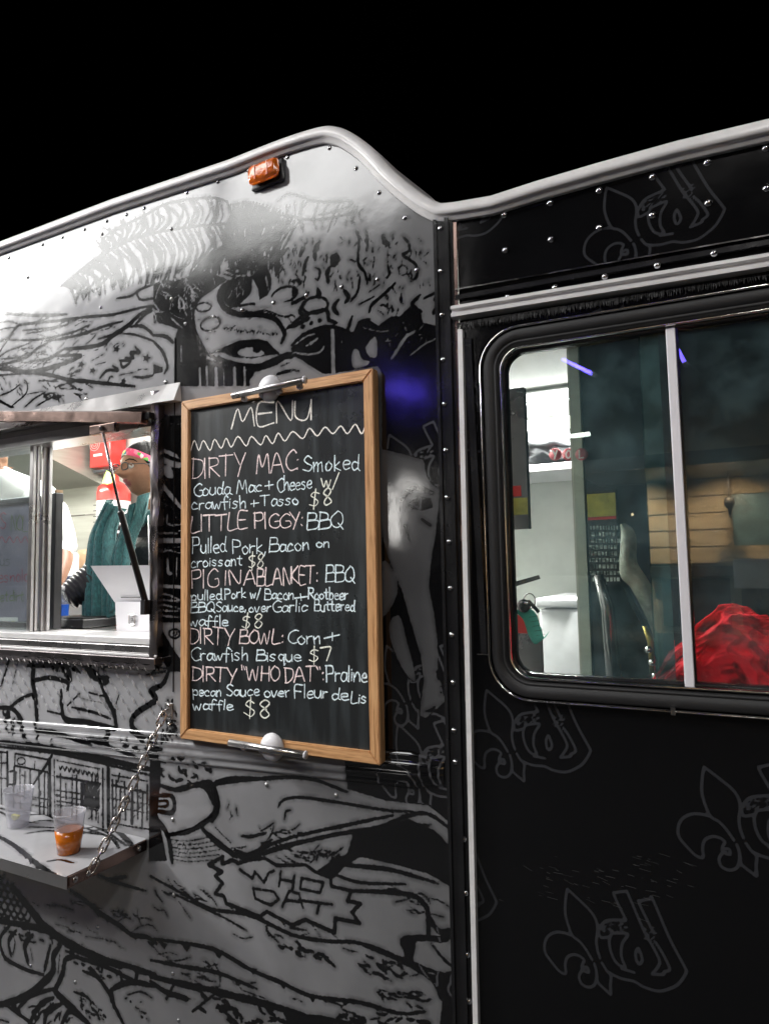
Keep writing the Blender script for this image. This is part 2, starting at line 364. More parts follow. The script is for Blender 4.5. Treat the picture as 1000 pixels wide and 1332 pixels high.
class Pen:
    def __init__(s,F): s.F=F;s.o=(0,0,1)
    def at(s,x0,y0,sc): s.o=(x0,y0,sc);return s
    def pt(s,p):
        q=P(s.o[0]+p[0]/s.o[2],s.o[1]+p[1]/s.o[2]);return (q.x,q.z)
    def sc(s,p): return mpp(s.o[0]+p[0]/s.o[2],s.o[1]+p[1]/s.o[2])/s.o[2]
    def line(s,w,*pts,ink=True,smooth=True,taper=True,jit=0,layer='ink'):
        pts=[pts[i:i+2] for i in range(0,len(pts),2)]
        if smooth: pts=cat(pts,5)
        if jit: pts=[(p[0]+random.gauss(0,jit),p[1]+random.gauss(0,jit)) for p in pts]
        n=len(pts);ws=[]
        for i,p in enumerate(pts):
            t=i/max(1,n-1);k=1 if not taper else .55+.45*math.sin(math.pi*min(1,max(0,t)))**.5
            ws.append(w*.5*s.sc(p)*k*(1+(random.random()-.5)*.3))
        s.F.stroke([s.pt(p) for p in pts],ws,ink,layer)
    def K(s,w,*p,**k): s.line(w*2.35,*p,**k)
    def Z(s,w,*p,**k): s.line(w*1.9,*p,ink=False,**k)
    def PK(s,*p,smooth=False):
        pts=[p[i:i+2] for i in range(0,len(p),2)]
        if smooth:pts=cat(pts,4,True)
        s.F.poly([s.pt(q) for q in pts],True)
    def PS(s,*p,smooth=True):
        pts=[p[i:i+2] for i in range(0,len(p),2)]
        if smooth:pts=cat(pts,4,True)
        s.F.poly([s.pt(q) for q in pts],False)
    def ring(s,cx,cy,rx,ry,w,rot=0,ink=True):
        pts=[]
        for i in range(15):
            a=2*math.pi*i/14;x,y=rx*math.cos(a),ry*math.sin(a);pts+=[cx+x*math.cos(rot)-y*math.sin(rot),cy+x*math.sin(rot)+y*math.cos(rot)]
        s.line(w*1.5,*pts,ink=ink,taper=False)
    def inside(s,poly,x,y):
        c=False;n=len(poly)
        for i in range(n):
            a,b=poly[i],poly[(i+1)%n]
            if (a[1]>y)!=(b[1]>y) and x<(b[0]-a[0])*(y-a[1])/(b[1]-a[1])+a[0]: c=not c
        return c
    def dash(s,poly,n,L,ang,w,ink=True,curve=.3,spread=.35):
        poly=[poly[i:i+2] for i in range(0,len(poly),2)];xs=[p[0] for p in poly];ys=[p[1] for p in poly];k=0;g=0
        while k<n and g<n*20:
            g+=1;x,y=random.uniform(min(xs),max(xs)),random.uniform(min(ys),max(ys))
            if not s.inside(poly,x,y):continue
            a=math.radians(ang)+random.gauss(0,spread);l=L*random.uniform(.5,1.3);dx,dy=math.cos(a)*l/2,math.sin(a)*l/2;c=random.uniform(-curve,curve)
            s.line(w*1.5*random.uniform(.6,1.5),x-dx,y-dy,x-dy*c,y+dx*c,x+dx,y+dy,ink=ink);k+=1
    def hatch(s,A,B,n,w,ink=True,bow=0,jit=4):
        A=cat([A[i:i+2] for i in range(0,len(A),2)],8);B=cat([B[i:i+2] for i in range(0,len(B),2)],8)
        for i in range(n):
            t=(i+random.uniform(.2,.8))/n;a=A[int(t*(len(A)-1))];b=B[int(t*(len(B)-1))];m_=(a+b)/2;d=b-a;m_=m_+np.array([-d[1],d[0]])*bow
            q=[a[0],a[1],m_[0]+random.gauss(0,jit),m_[1]+random.gauss(0,jit),b[0]+random.gauss(0,jit),b[1]+random.gauss(0,jit)]
            s.line(w*1.25*random.uniform(.6,1.4),*q,ink=ink)
    def star(s,x,y,r):
        p=[]
        for i in range(10):
            a=math.pi*i/5-1.3;q=r if i%2==0 else r*.42;p+=[x+q*math.cos(a),y+q*math.sin(a)]
        s.PK(*p)
p=Pen(ART)
# --- loose sketch hatching under everything
p.at(200,980,2.381)
p.dash((0,380,300,470,560,560,500,600,200,560,0,480),26,60,28,3)
p.dash((0,600,300,700,700,800,700,838,300,770,0,680),22,60,22,2.5)
p.dash((600,600,860,690,880,800,700,760),22,45,25,4)
p.dash((200,260,380,220,520,240,400,300,280,320),14,50,-10,3)
p.dash((780,200,900,230,950,420,860,370),16,60,40,3)
p.at(0,1130,5)
p.dash((480,200,1000,330,1000,420,700,320),14,90,18,4);p.dash((200,150,460,180,900,520,600,540,300,380),14,70,22,2.5)
p.dash((200,880,420,900,560,1010,200,1010),16,60,-50,8)
p.at(0,360,5)
p.dash((0,440,500,420,600,500,400,560,0,600),22,80,-14,3);p.dash((450,280,900,230,800,320,560,440,400,450),14,90,-14,3)
p.at(200,300,5)
# --- black part of the print at the right, between board and seam
p.at(0,0,1);p.PK(497,455,530,450,560,440,575,420,640,420,640,1060,600,1050,575,1020,540,1010,497,1000)
p.PK(580,1040,640,1040,640,1340,590,1340,600,1250,596,1130)
# --- feathers at the top
p.at(0,150,2.941)
p.K(4,235,655,300,600,380,540,520,470,700,430,860,415)
p.hatch((240,650,300,600,380,540,520,475,700,435,860,420),(285,705,350,690,440,660,560,640,700,600,850,560),64,8,bow=-.2,jit=13)
p.hatch((380,535,450,500,520,470,700,430,860,415),(385,500,430,440,560,370,700,325,870,330),40,8,bow=.22,jit=11)
p.K(5,870,330,890,400,885,480,880,540);p.K(4,380,500,420,450,540,390,650,335,800,315,870,330)
p.hatch((900,340,960,330,1060,360,1150,420),(900,600,960,600,1020,600,1080,560),40,7,bow=.14,jit=14)
p.hatch((890,480,920,500,980,560),(840,600,760,620,700,640),16,9,bow=.2)
p.at(300,150,2.941)
p.hatch((0,340,70,330,150,360,210,420),(-40,560,40,560,110,520,160,480),34,7,bow=-.18,jit=14)
p.K(4,180,330,230,300,330,330,460,330,430,360,340,380);p.K(4,200,380,330,400,480,370)
p.hatch((150,370,260,330,420,330,520,360),(160,480,260,440,380,430,520,400),16,6,bow=.1,jit=9)
# --- wing at the left
p.at(0,360,5)
K=p.K
K(8,-40,232,0,235,200,250,330,250,440,245);K(8,-40,430,50,400,100,340,150,310,390,285,560,262,740,245,900,205,1010,185)
K(6,0,490,50,410,90,370);K(6,60,410,240,410,460,365,580,315);K(5,150,350,300,335,430,315,450,290);K(7,290,420,420,400,540,370,700,315,800,290)
K(13,1000,205,920,240,830,320,740,380,670,435,560,460,420,470);K(8,420,470,370,500,330,530,200,550);K(8,330,515,450,512,530,505)
K(13,530,520,400,570,200,620,60,600,-20,600);K(8,230,625,0,640);K(8,-20,580,100,550,180,520,240,470,310,430);K(4,10,535,120,525,180,500,300,490)
K(4,100,465,220,465);K(4,130,560,300,565);K(11,190,620,330,640,450,670,560,680,700,695,880,712)
K(9,840,325,920,320,970,350,1000,385);K(6,790,370,870,375,950,400,1000,420);K(9,880,315,940,250,1000,215);K(7,640,405,740,375,800,360)
K(4,170,370,300,350,410,325);K(4,0,300,60,290,130,310);K(4,-10,350,40,335,110,330);K(4,0,520,60,480,200,430)
K(7,760,140,850,125,920,80,1000,50);K(7,890,110,920,150,1000,140)
for a in ((530,570,26),(605,610,24),(760,470,26),(955,530,32),(805,680,24)): p.star(*a)
K(8,650,660,700,610,770,610,735,580);K(8,785,545,800,590,850,550,780,545);K(8,815,525,870,530,850,490,910,495,880,455);K(4,600,545,680,500);K(4,620,575,690,555);K(4,780,640,890,620);K(7,870,650,930,655,1000,640);K(6,900,605,960,600)
K(5,700,690,720,650,740,655);K(5,340,640,360,600,390,590)
K(5,80,840,170,760,180,700,160,670);K(7,-20,795,60,840,90,850);K(5,160,850,230,790,300,750);K(5,240,840,330,790,400,775);K(4,0,775,80,740,130,700);K(4,130,770,290,745)
p.dash((280,650,600,700,580,790,300,800),34,55,15,5);p.dash((480,580,680,590,500,660,440,640),6,40,-30,5);p.dash((20,430,300,480,260,600,20,600),10,60,-8,3);p.dash((880,420,700,400,600,480,760,480),10,25,-60,3)
p.dash((0,650,180,690,160,760,0,740),10,50,30,3);p.dash((150,250,480,270,450,400,180,400),8,70,-10,3)
# --- the masked face
p.at(200,300,5)
p.PK(0,350,60,320,140,330,220,300,330,265,430,300,470,330,300,430,262,520,262,600,290,700,350,800,340,840,300,1010,140,1010,140,700,160,640,60,605,0,600)
p.dash((0,330,250,290,300,430,240,560,150,620,0,590),42,95,62,6.5,ink=False,spread=.5)
p.dash((20,350,230,300,250,520,60,590),20,80,62,5,spread=.5)
p.hatch((210,350,260,330,330,300,420,300),(290,440,320,415,370,370,420,340),8,5,ink=False)
p.K(10,0,680,80,690,130,730);p.K(9,0,720,60,790,90,880,70,930);p.Z(6,180,750,180,850,taper=False);p.Z(4,160,700,200,685);p.Z(5,150,960,225,945)
p.Z(3,300,780,310,820);p.Z(3,255,745,285,735);p.Z(3,220,890,240,880);p.PK(0,870,60,890,60,920,0,930)
p.hatch((430,310,480,250,560,200,640,175,760,130),(530,340,600,270,690,220,730,200,800,170),10,9,bow=.1)
p.PK(430,440,440,370,500,330,560,300,640,300,640,400,560,480,500,500)
p.PK(690,460,680,380,640,300,680,250,720,300,750,400,720,460)
p.dash((450,350,600,300,620,420,540,450,450,430),12,70,115,4,ink=False)
p.Z(5,560,310,560,360,590,400);p.Z(5,640,310,640,380,620,450);p.Z(6,740,330,745,400)
p.PS(455,325,380,380,300,440,264,520,264,600,282,680,345,785,440,850,560,890,700,890,800,850,880,812,1000,835,1000,640,900,720,850,720,840,640,790,590,700,560,560,550,470,512,428,440,442,370,smooth=False)
p.K(9,455,325,380,380,300,440,262,520,262,600,282,680,345,785,440,850,560,890,700,890,800,850,880,812,1000,832)
p.K(15,520,320,445,370,425,440,470,510,560,545,700,548,790,575,840,640,850,680,830,730);p.K(7,500,500,560,490,640,475,700,490,800,490)
p.K(5,560,510,640,530,720,520,800,540)
p.ring(325,497,50,28,7,-.1);p.ring(370,606,66,42,8,-.35);p.ring(850,418,88,48,10,-.35)
p.PS(660,480,740,420,800,460,880,460,960,430,900,500,780,500,680,500)
for i in range(17):
    x=455+i*21;p.K(3.2,x,632+i*2.3+random.uniform(-8,8),x+7,645+i*2.3+random.uniform(-8,10),x+13,632+i*2.3+random.uniform(-8,10))
p.PK(380,792,450,760,560,715,680,705,740,720,780,765,825,802,740,810,640,832,520,822,450,792)
p.PS(548,785,600,760,660,760,720,790,700,815,620,822,560,812);p.ring(672,775,20,12,10);p.K(9,650,770,700,760,740,780);p.Z(3,440,765,500,762);p.Z(3,590,735,640,735)
p.K(9,420,820,480,850,600,875,700,870,820,820,870,800,940,800)
p.PK(260,870,350,835,450,870,560,905,660,905,625,1010,260,1010)
for x,w in ((300,11),(345,9),(405,16),(455,5),(525,14),(590,10)): p.Z(w,x,870+random.uniform(0,30),x+4,1010,taper=False)
p.PS(660,930,780,872,920,827,985,850,975,930,940,1010,640,1010);p.K(9,660,912,780,870,880,822,1010,832);p.K(10,800,935,870,915,950,915);p.K(5,830,880,900,850)
p.K(14,865,120,820,170,800,230,800,290);p.K(13,980,110,955,165);p.K(12,715,245,750,300,755,380);p.K(11,800,165,768,215)
p.K(9,900,480,970,440,1010,400);p.K(12,985,470,955,510,960,540,1000,560);p.K(14,870,630,940,605,1010,570);p.K(5,780,540,850,560,900,550,930,580)
p.dash((760,220,1000,180,1000,400,900,340,790,330),14,40,80,6);p.K(6,870,560,900,600);p.star(965,620,18)
p.PK(890,775,925,725,1000,672,1010,775);p.dash((560,180,820,110,830,260,760,340,640,300),16,80,105,6)
# --- hair and second eye
p.at(380,300,5)
K=p.K
K(14,65,110,50,160);K(13,180,70,150,120,150,190);K(10,225,160,225,205);p.PK(245,165,290,140,312,180,280,238,250,232);K(12,240,240,230,290,235,340);K(8,415,0,435,60,430,210,470,270,490,345)
K(8,480,0,490,70,485,130);K(14,590,30,600,70,630,95);K(8,720,40,755,80,760,130,720,160,800,220,810,300,770,330);K(8,620,225,632,280,615,310);p.ring(720,258,30,32,5)
K(8,530,205,525,240);K(10,670,340,590,420,520,480,500,530);K(6,570,350,500,400);K(8,435,480,530,430);K(13,335,385,365,430,345,470);K(8,278,330,290,390);K(12,300,450,270,500,300,550)
K(10,105,170,85,215,70,290);K(6,150,240,180,260,170,320,150,310);K(7,385,310,395,370);K(8,440,310,425,400,380,460);p.PK(0,370,40,390,20,420,0,430);p.K(9,0,330,40,320,50,350)
p.ring(150,485,84,52,12,-.15);K(12,0,470,80,430);K(12,0,610,60,560,140,530,225,520,240,580,290,600);p.PK(150,440,165,360,190,400,190,440)
K(13,0,745,70,680,170,640,250,625,370,655);p.PK(0,760,60,690,150,655,250,640,250,930,200,930,90,860,0,800)
p.Z(7,20,740,90,690,150,670);p.Z(8,90,750,130,725,165,700,120,745);p.Z(9,0,790,90,805,180,790,210,745);p.PS(0,830,60,840,100,880,60,940,0,960);K(8,0,905,45,915)
for a in ((70,625),(125,602),(180,585)): p.ring(a[0],a[1],7,6,10)
p.PK(240,640,400,660,430,590,500,580,560,620,640,560,700,560,760,500,830,520,850,600,940,620,1010,560,1010,1010,620,1010,560,880,250,930)
p.Z(17,262,650,268,920,taper=False);p.Z(6,318,690,320,900,jit=2);p.PS(390,790,425,770,455,835,505,850,470,885,395,892);p.PS(490,735,545,690,552,810,512,825,478,780)
p.Z(14,640,840,680,780,740,690,800,655);p.Z(8,770,810,860,740,960,690);p.Z(10,720,595,740,650);p.Z(6,440,625,560,655,640,650);p.Z(5,395,690,395,730);p.Z(8,620,700,640,760);p.Z(4,700,780,760,720);p.Z(3,820,870,835,840)
K(14,440,640,445,600,500,580);K(14,860,440,940,400);K(16,925,440,920,540);K(12,830,420,780,480,840,530);K(10,390,560,370,620,350,650)
p.dash((560,440,700,400,760,520,640,560,560,540),12,45,80,7);p.dash((60,60,700,60,860,300,600,420,300,420,80,300),22,50,85,5);p.PS(880,450,930,470,900,540,860,520);p.dash((560,640,900,600,900,760,640,760),9,55,-50,4,ink=False)
# --- strip between the serving window and the board
p.at(190,500,3.7)
p.PK(40,150,170,150,170,1332,40,1332)
p.Z(7,110,150,115,80,170,60);p.Z(5,105,188,170,192);p.PS(40,285,90,310,150,338,170,400,110,392,40,345);p.K(8,60,320,110,350,165,370);p.PS(78,392,120,398,132,450,92,442);p.Z(14,45,440,100,510,170,595)
p.Z(5,50,500,90,560);p.ring(65,650,22,26,4,ink=False);p.Z(6,105,620,105,672,165,675);p.ring(65,650,8,9,4,ink=False);p.Z(6,50,716,150,716,taper=False);p.PS(44,738,170,740,170,765,44,763,smooth=False)
p.Z(5,58,785,60,812,110,800,165,812);p.Z(5,90,790,165,782);p.Z(10,105,840,108,905,125,912);p.Z(8,150,835,146,935);p.Z(7,60,850,62,925);p.Z(9,45,968,165,975,taper=False)
for k in range(5): p.Z(6,50,1005+k*24,100+random.uniform(-10,10),1012+k*26,165,1030+k*22+random.uniform(-9,9))
p.PS(44,1145,170,1145,170,1332,150,1320,95,1240,44,1195,smooth=False);p.ring(138,1200,26,22,6);p.ring(140,1198,9,8,4);p.dash((50,560,165,600,165,720,50,700),8,25,20,4,ink=False);p.dash((50,990,165,990,165,1130,50,1130),8,30,30,3)
# --- tread plate zone and shop fronts
p.at(0,840,5)
K=p.K
K(18,150,20,215,130,215,230,235,350,245,530);K(14,220,225,330,208,440,240,440,290);K(16,400,290,405,400,430,480,560,495,760,540);K(15,655,240,700,350,740,430,760,540);K(9,440,390,520,310);K(8,470,400,600,430,720,475)
K(8,580,305,690,330);K(3,540,345,690,378);K(9,310,425,400,445);K(10,70,395,150,340,220,310);K(14,-20,405,80,410,140,480,180,590,230,650);K(8,70,50,45,150,10,260);K(4,130,60,85,250)
K(24,280,40,350,130,430,150,460,220);K(22,400,40,410,130,455,215);K(30,560,120,660,70);K(26,560,130,600,180,650,215);K(14,640,210,700,212,690,240,650,240);K(8,660,150,780,90,850,80);K(7,720,140,820,110,900,100)
K(16,1010,370,900,430,860,490,880,560,960,590);K(7,775,320,752,390);K(22,745,420,762,540);K(13,250,545,400,570,620,640);K(18,265,560,262,690);K(9,360,600,340,680,330,730,220,900)
K(20,590,600,700,615,720,545);K(18,-20,620,400,675,700,745,1010,810);K(8,-20,655,400,705,1010,850);K(10,640,600,800,680,900,720);K(12,180,130,330,130,460,130)
p.dash((180,40,640,40,700,150,560,170,240,120),40,60,40,9);p.dash((700,60,1000,60,1000,180,900,130),12,70,-30,8);p.dash((0,420,120,440,150,560,0,560),22,40,70,8);p.dash((800,600,1000,560,1000,720,850,700),18,40,20,9)
for i in range(6): p.Z(5,235+i*36,190,248+i*36,150+random.uniform(-8,8),262+i*36,195)
K(16,50,690,52,910);K(6,10,700,12,1080);K(18,325,735,330,1120);K(6,355,740,358,1130);K(12,670,800,672,1180);K(22,706,800,708,1180);K(6,640,800,640,1150);K(10,255,830,262,1130);K(16,988,850,988,1260)
K(8,-10,690,50,695);K(8,100,700,320,742);K(8,100,780,310,822);K(6,370,745,650,802);K(12,370,850,655,898);K(6,370,940,520,962);p.PK(525,890,650,905,650,1060,525,1040);p.dash((530,900,645,910,645,1040,530,1030),9,40,90,4,ink=False)
K(10,730,905,950,955);K(7,730,840,960,880);K(10,780,830,770,885);K(12,785,935,783,1130);K(18,862,950,860,1150);K(10,930,960,925,1170);K(8,700,1150,1000,1200);K(8,100,700,95,900);K(6,165,820,160,1000);K(6,370,1010,650,1050);K(7,430,900,432,1000)
for i in range(9): x=385+i*29;y=780+i*6;K(5,x,y,x+10,y+26,x+20,y+4,x+12,y+14)
p.ring(140,750,26,22,5);K(6,60,820,100,820,100,900,60,900);K(5,0,760,45,765);K(5,0,860,45,865);K(4,165,740,165,790);K(4,230,750,225,800);K(5,20,960,240,1000)
for (x,w_) in ((90,5),(130,4),(200,4),(290,5),(310,4),(395,5),(470,5),(500,6),(600,5),(625,5),(730,6),(755,5),(815,6),(895,5),(960,6)):
    K(w_,x,780+x*.13,x+random.uniform(-4,4),1130,taper=False,jit=1.5)
for i in range(7): K(4,(60,370,730)[i%3],960+i*18,(320,640,980)[i%3],1000+i*18,jit=1.5)
p.dash((0,740,640,850,980,900,980,1150,0,1120),46,26,20,3.2,spread=1.2)
p.at(150,820,4.44)
K=p.K
p.PK(235,15,275,5,330,100,372,160,400,240,310,235,262,150);K(14,310,235,275,310,205,350,235,400,120,480,95,550,150,600,185,645);p.dash((260,380,340,400,372,640,200,640,280,500),30,38,60,9)
p.dash((240,420,370,380,372,640,240,640),12,30,30,6,ink=False)
K(8,130,195,300,222);K(8,180,255,290,238);K(9,0,192,60,170);K(7,0,205,40,190);K(6,110,175,260,165)
p.PK(205,640,262,640,262,870,245,1060,300,1332,195,1332,200,840);p.dash((210,660,560,760,560,900,250,900),36,38,20,10);p.PS(265,925,360,925,490,905,545,965,565,1040,510,1095,420,1145,310,1165,262,1090)
K(14,250,890,350,920,490,892,555,960,580,1040,515,1110,420,1160,300,1182);K(20,500,880,560,900,590,1010,560,1100);K(8,580,870,700,850,900,862)
K(12,235,955,330,960,333,1050,235,1042);K(7,250,985,302,988,298,1015,250,1015);K(14,240,1080,305,1190,330,1340);K(12,505,1150,600,1240,700,1310);K(6,580,1140,670,1230);K(11,690,1270,780,1295,900,1235);K(7,780,1190,830,1180,865,1175)
K(13,560,890,640,870,760,850);p.hatch((340,1215,400,1225,470,1200),(350,1300,450,1300,560,1290),5,1.6)
for i in range(6): K(2,330,1210+i*22,430,1215+i*24,560+i*14,1190+i*26)
# --- lower left: jaws and scales
p.at(0,1130,5)
K=p.K
K(26,80,110,180,240,300,380,480,505,700,600,1010,690);K(14,460,140,560,210,640,280,700,320,780,370,860,430,960,445,1020,490)
for a in ((640,290),(700,330),(790,385),(880,445),(985,490)): p.PK(a[0]-28,a[1]-18,a[0]+26,a[1]-6,a[0]+4,a[1]+20)
K(9,640,40,760,90,950,145);K(10,700,70,770,60,825,50);K(3,210,215,250,240);K(3,300,235,390,240,480,270);K(8,790,290,830,300);K(8,870,298,900,318);K(3,440,405,480,410);K(2,560,440,700,460)
for r in range(8):
    for c in range(6):
        x=c*42-(r%2)*21-10;y=20+r*40+c*10
        if x<30+r*26: K(7,x,y,x+6,y+30,x+30,y+42,x+42,y+12)
K(20,-10,340,200,375,350,420,480,520);p.dash((0,320,300,380,460,500,200,400,0,360),16,30,20,8)
K(12,70,365,5,450,20,550,60,600,180,660,285,690);K(12,110,400,60,470,75,570);K(16,215,430,165,500,185,620);K(12,330,500,305,600,290,670);K(20,395,500,350,570,340,680,200,810,60,870,-10,885);K(16,510,570,430,590,410,680,370,770,350,790);K(22,350,790,430,870,590,1020)
K(4,80,420,100,480,85,560);K(4,200,520,215,600);K(5,390,560,380,680)
K(12,120,910,200,830,350,780);K(14,190,1010,270,880,350,840);K(16,290,1020,310,930,400,880);K(14,400,1020,450,930,520,960);K(10,30,880,130,950,230,1020);K(8,0,980,60,1000);K(20,60,870,130,930)
K(14,590,640,700,790,740,880,810,1020);K(26,725,790,745,900);K(16,730,785,800,750,890,740,1010,765);K(10,540,665,620,700,690,770);p.dash((450,590,700,600,840,720,700,740,520,640),20,35,35,9);p.dash((430,780,520,780,700,960,680,1000,560,960),24,26,50,8)
K(14,500,575,640,620,780,680,890,740);p.dash((800,820,1000,800,1000,1000,860,1000),10,20,20,7);p.PS(800,645,870,665,875,705,800,680);p.K(22,895,660,885,735);K(8,480,800,560,830,600,870);K(5,830,820,920,800,990,840)
# --- lower right: dragon body and starburst
p.at(200,980,2.381)
K=lambda w,*a,**k:p.K(w*.80,*a,**k)
K(7,0,575,110,590,200,612,300,670,400,712,490,752,640,772,760,805,840,800)
for a in ((30,598),(100,606),(200,628),(305,676),(400,722),(490,762),(590,775),(690,790)): p.PK(a[0]-14,a[1]-14,a[0]+14,a[1]-8,a[0]+3,a[1]+9)
K(12,-10,690,120,722,250,752,400,792,540,845)
K(9,-10,705,40,740,100,760,160,800);p.PS(95,775,150,735,195,745,130,790,smooth=False);p.dash((180,760,300,780,420,838,200,838),16,24,40,6);K(8,60,720,40,760);K(8,190,745,120,800);K(9,200,780,260,838)
K(6,-10,380,100,440,180,482,300,502,430,562,540,582,640,588,780,640,880,680,950,682);K(4,50,430,200,500,290,550)
K(7,150,232,270,322,330,312,420,284,560,252,700,228,790,192,860,192,960,272);K(6,290,312,420,262,620,217,740,192);K(6,170,100,290,82,470,76,600,120)
K(5,385,168,400,146,450,136,560,150,720,176,800,180);K(3,405,205,410,180,425,175);K(5,270,255,300,258,350,245);p.dash((210,140,300,140,300,220,220,200),4,30,90,2)
p.PK(600,110,720,146,850,160,950,240,1000,320,1000,-60,600,-60)
p.PK(620,240,700,226,790,204,870,240,960,330,965,440,850,372,740,342,640,320,590,350,560,385,500,368,540,340,600,310)
p.PK(960,300,1010,300,1010,850,885,850,895,760,850,690,940,670,960,600)
p.hatch((380,320,470,300,560,300),(450,350,520,330,600,320),9,3);K(7,580,345,640,350,740,362,880,402);K(5,560,375,640,400,780,405)
K(9,600,425,780,435,840,470,850,520,850,572);K(10,850,500,880,550,915,552,900,575,840,572,770,580,800,640);p.PK(765,575,812,580,802,645,865,688,950,680,950,702,830,684,780,642);K(5,860,590,900,640,940,670)
p.dash((380,560,560,640,560,670,400,610),18,28,30,6);p.dash((620,640,740,660,740,700,640,680),9,40,35,6);p.dash((700,640,800,660,760,690),4,30,50,5)
sb=(170,345,215,320,212,343,245,330,262,340,300,330,345,325,380,347,470,345,500,366,548,385,550,412,612,425,600,458,640,465,613,492,638,526,562,510,560,556,470,515,430,532,350,490,330,505,225,465,218,442,190,435,214,402,190,380,212,366)
p.PS(*sb,smooth=False);K(6,*sb,170,345,smooth=False,taper=False)
for c in ((268,360,306,388,314,366,342,400,356,370,372,364),(394,366,388,412),(436,378,430,420),(391,390,433,398),(458,386,525,400,515,432,453,420,458,386),
          (308,418,372,428,388,452,362,470,315,450,308,418),(398,476,420,425,450,435,462,478),(408,455,458,460),(450,455,552,468),(512,465,506,496)): K(4.3,*c,smooth=False,taper=False)
p.at(0,1130,5);p.dash((0,280,200,350,480,510,520,600,300,520,0,400),26,42,30,9);p.dash((100,820,350,780,560,1000,300,1010,60,960),12,50,-40,8)
p.at(200,980,2.381);p.PK(400,800,520,812,640,838,420,845);p.dash((120,740,400,800,520,838,240,838),18,26,30,7);p.dash((600,360,860,430,940,500,900,560,700,430),8,60,20,3);p.dash((380,300,560,260,640,300,520,350),12,60,-18,3)
p.dash((560,790,700,800,860,838,560,838),14,40,12,6);p.K(6,640,590,760,640,860,700,890,760);p.K(5,-10,640,90,660,200,680,320,730)
# --- pale figure between board and seam
p.at(480,500,2.5625)
p.PS(30,213,100,228,180,250,205,310,236,345,232,400,222,500,205,600,200,680,215,750,228,850,230,970,262,1050,190,1112,168,1105,172,1050,182,990,170,900,140,800,110,690,60,570,30,450,smooth=False)
p.PS(45,590,85,630,95,690,70,750,40,765);p.PS(65,800,100,770,125,850,156,985,120,962,80,880);p.PK(130,402,160,375,205,380,212,410,180,420,140,415);p.K(7,105,385,150,345,212,362);p.K(5,120,470,135,522)
p.PK(183,1092,222,1072,214,1092);p.K(6,175,450,205,470);p.K(8,190,260,205,310,240,350);p.dash((230,950,255,1030,240,1040,225,980),4,30,80,4)
p.at(380,300,5);p.dash((100,40,500,20,880,60,900,420,700,420,520,300,300,330,200,240),60,34,88,3.5,spread=.5)
p.at(200,300,5);p.dash((750,130,1000,60,1000,500,800,330),22,40,88,4);p.dash((280,520,900,600,820,720,340,770),10,16,0,2)
# --- silver fades towards the right end: partly print, partly light falloff painted into tone
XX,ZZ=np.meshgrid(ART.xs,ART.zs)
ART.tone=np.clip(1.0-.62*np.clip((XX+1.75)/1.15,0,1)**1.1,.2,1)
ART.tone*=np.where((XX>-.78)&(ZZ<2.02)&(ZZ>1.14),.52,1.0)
# --- grey fleur-de-lis emblem of the cab, traced once and repeated
EMB=[[(225,80),(215,140),(212,230),(235,320),(260,375),(300,405),(340,455),(378,520)],[(225,80),(300,150),(370,220),(405,280),(412,340),(405,400),(412,460),(428,510)],
 [(255,370),(200,352),(150,350),(105,375),(85,420),(90,480),(140,550),(180,595),(215,605),(212,550),(225,505),(265,488),(305,500),(330,525),(318,550),(318,580),(355,600),(352,570),(330,565)],
 [(318,585),(298,620),(310,665),(350,690),(390,680),(405,640),(405,590),(392,545)],[(440,540),(470,590),(495,620),(492,680),(495,735),(470,715),(415,660),(410,620)],
 [(470,590),(520,620),(570,640),(640,655),(700,690),(790,715),(860,700),(915,670),(962,600),(950,560),(860,390),(755,145),(740,143),(680,155),(670,170),(760,355)],
 [(590,275),(515,120),(530,103),(590,97),(605,120),(700,340),(750,430),(795,520),(790,560),(750,610)],[(750,610),(820,612),(825,595),(855,588),(855,560),(810,470),(770,410)],
 [(425,330),(440,300),(480,275),(590,275)],[(500,355),(600,360),(565,420),(560,500),(585,570),(530,540),(495,470),(485,400),(500,355)],[(660,450),(648,480),(655,530),(672,548),(690,520),(670,455),(660,450)],
 [(640,600),(560,575)],[(415,330),(430,380),(480,380)]]
def emb_pts():
    out=[]
    for l in EMB:
        q=[P(690+a/4.762,1140+b/4.762) for a,b in cat(l,4)];out.append([(v.x,v.z) for v in q])
    return out
EP=emb_pts()
def emblem(F,ref,px,py,w=.0026):
    a=P(690+ref[0]/4.762,1140+ref[1]/4.762);b=P(px,py);dx,dz=b.x-a.x,b.z-a.z
    for l in EP: F.stroke([(x+dx,z+dz) for x,z in l],w,layer='emb')
    r=random.Random(3)
    for _ in range(60):
        c=(r.uniform(440,600),r.uniform(275,345)) if r.random()<.6 else (r.uniform(690,770),r.uniform(320,400))
        q=P(690+c[0]/4.762,1140+c[1]/4.762);F.stroke([(q.x+dx,q.z+dz),(q.x+dx+r.uniform(-.004,.004),q.z+dz+r.uniform(-.003,.003))],.0012*r.uniform(.5,1.6),layer='emb')
TIP=(225,80)
emblem(ART,(590,97),563,549);emblem(ART,(740,143),601,943);emblem(ART,(350,690),592,1298);emblem(ART,TIP,503,840)
ART.emb=np.where(ART.ink>0.0005,.02,ART.emb)          # the emblem shows on the black only
CAB=Field(lin(-.53,.55,.0034)+lin(.55,.72,.01)+[.72,.9,1.2,1.6],lin(.5,2.42,.0034))
CAB.ink[:]=-.02
for t in ((632,898),(915,998),(737,1157),(788,243)): emblem(CAB,TIP,*t)
emblem(CAB,(960,600),644,1176);emblem(CAB,(960,600),657,270);emblem(CAB,(850,350),645,520);emblem(CAB,(700,340),800,440)
